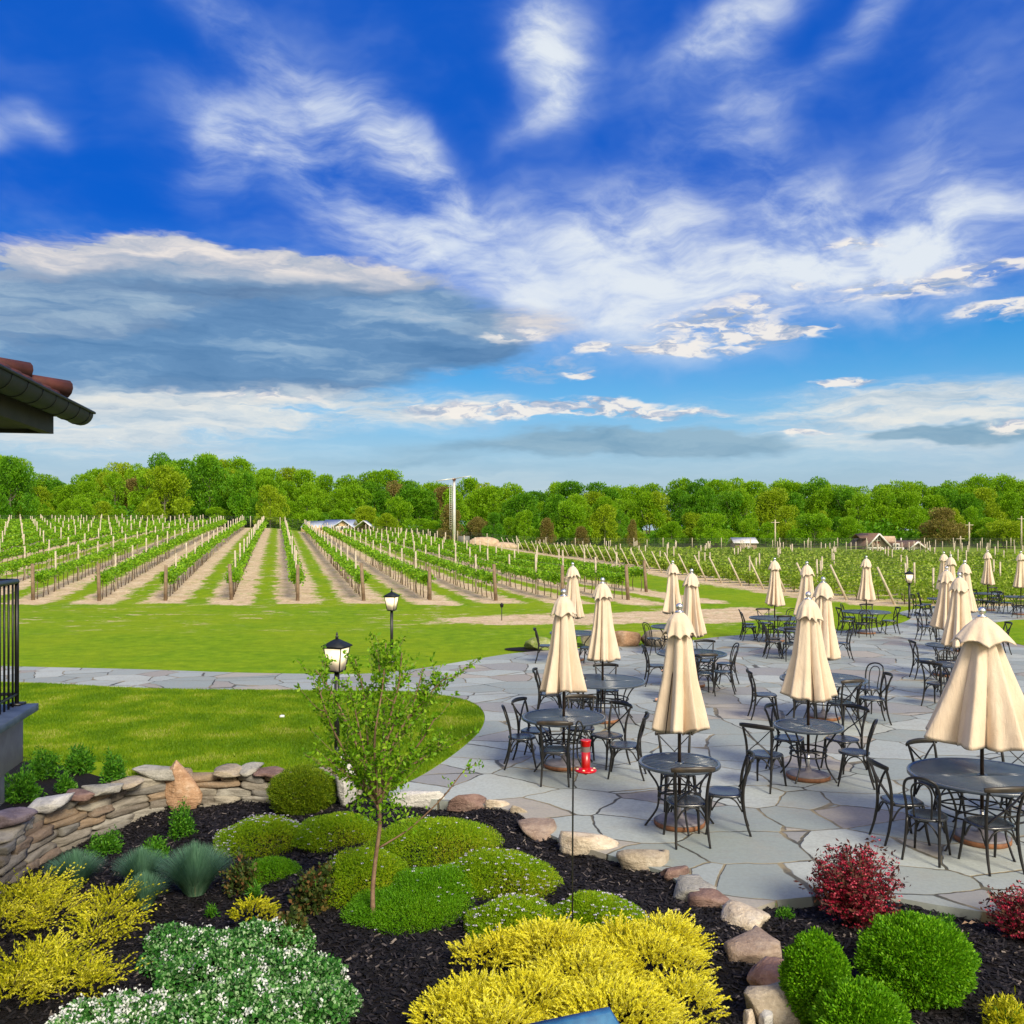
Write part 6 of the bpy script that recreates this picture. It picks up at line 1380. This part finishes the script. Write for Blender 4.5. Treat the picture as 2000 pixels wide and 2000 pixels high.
# ================================================================ sapling
sb = Wb(729, 1798); kk = FP/sb[1]; sp_t = thing('sapling', 'young multi stemmed sapling with fresh green leaves in the middle of the bed', 'tree', sb); r = np.random.default_rng(21)
tips = []; SX = lambda px: (px-729)/kk; SZ = lambda py: CH-(py-HY)/kk - sb[2]
MB().tube(spline([(0,0,-.05),(SX(728),0,SZ(1740)),(SX(733),.01,SZ(1680)),(SX(742),.0,SZ(1610)),(SX(738),0,SZ(1570))], 6), [.026,.021,.019,.019,.021], 9).build('trunk', M['sapbark'], sp_t, True)
def branch(pts, r0, n_side, parent_q, lmin=.15):
    P = spline(pts, 10); parent_q.tube(P, [r0, r0*.35], 6); tips.append((P, r0))
    for i in range(n_side):
        u = r.uniform(lmin, .95); j = int(u*(len(P)-1)); b0 = P[j]; dr = P[min(j+1, len(P)-1)] - P[max(j-1, 0)]; dr /= np.linalg.norm(dr)+1e-9
        a = r.uniform(0, 2*PI); s_ = np.array([math.cos(a), math.sin(a), 0]); l = r.uniform(.14, .42)*(1-.35*u); e = b0 + (dr*.75 + s_*.85 + np.array([0,0,.3]))*l
        m_ = b0 + (dr*.4 + s_*.6)*l*.5; Q = spline([b0, m_, e], 6); parent_q.tube(Q, [r0*.35, .0015], 4); tips.append((Q, r0*.3))
fork = (SX(738), 0, SZ(1572))
targets = [((690,1480,-.15),(655,1400,-.25),(635,1330,-.3)),((715,1450,.1),(705,1360,.15),(690,1290,.1)),((735,1440,-.1),(750,1340,-.1),(755,1255,-.05)),((760,1470,.1),(800,1390,.2),(822,1310,.25)),
    ((740,1460,.3),(735,1370,.4),(722,1280,.4)),((775,1500,-.1),(825,1440,-.2),(858,1385,-.25)),((700,1500,.25),(668,1440,.3),(648,1380,.3)),((755,1430,.05),(778,1340,0),(785,1275,0)),((720,1470,-.2),(712,1400,-.35),(700,1330,-.4)),
    ((780,1520,.15),(830,1485,.2),(862,1462,.2)),((745,1480,-.3),(770,1420,-.4),(800,1350,-.4)),((700,1520,-.1),(668,1490,-.15),(650,1470,-.2)),((770,1450,.2),(838,1360,.2),(872,1325,.15)),((690,1440,0),(640,1350,.1),(612,1312,.1))]
for T in targets:
    q = MB(); branch([fork] + [(SX(a), c_, SZ(b)) for a, b, c_ in T], .014, 11, q); q.build('branch', M['sapbark'], sp_t, True)
q = MB(); P = spline([(SX(742),0,SZ(1655)),(SX(800),0,SZ(1618)),(SX(865),-.05,SZ(1555)),(SX(905),-.05,SZ(1505)),(SX(932),-.05,SZ(1488))], 10); q.tube(P, [.010,.003], 5); q.build('low_branch', M['sapbark'], sp_t, True)
LPs = []; LDs = []
for P_, r0 in tips:
    m_ = int(60 if r0 > .01 else 34)
    for u in np.linspace(.22 if r0 > .01 else .3, 1, m_):
        j = u*(len(P_)-1); a = P_[int(j)]; LPs.append(a + r.normal(size=3)*.014); dd = (P_[-1]-P_[0]); dd /= np.linalg.norm(dd)+1e-9; LDs.append(dd*.5 + r.normal(size=3)*.7)
    for _ in range(5): LPs.append(P_[-1] + r.normal(size=3)*.02); LDs.append(np.array([0,0,.5]) + r.normal(size=3)*.7)
for u, c_ in ((.62,9),(.84,12),(1.0,12),(.3,5)):
    for _ in range(c_): LPs.append(P[int(u*(len(P)-1))] + r.normal(size=3)*.03); LDs.append(np.array([.3,0,.5]) + r.normal(size=3)*.6)
# inner leaves low on the crown
for _ in range(1000): 
    a = r.uniform(0, 2*PI); q_ = r.uniform(0, 1)**.5; LPs.append(np.array([SX(738)+.28*q_*math.cos(a), .26*q_*math.sin(a), SZ(1585)+r.uniform(-.05, .62)])); LDs.append(r.normal(size=3))
for _ in range(60): LPs.append(np.array([SX(795)+r.normal()*.12, -.05+r.normal()*.06, SZ(1600)+r.normal()*.05])); LDs.append(r.normal(size=3))
LPs = np.array(LPs); LDs = np.array(LDs); v, f = leaves(LPs, LDs, r.uniform(.03, .06, len(LPs)), r.uniform(.018, .031, len(LPs)), .35, .12, 8); MB().addq(v, f).build('foliage', M['sapleaf'], sp_t)
# hide helper prototypes that were never placed
for o in list(bpy.data.objects):
    if o.type == 'EMPTY' and o.parent is None and o.get('label') in (None, ''):
        for ch in list(o.children): bpy.data.objects.remove(ch)
        bpy.data.objects.remove(o)
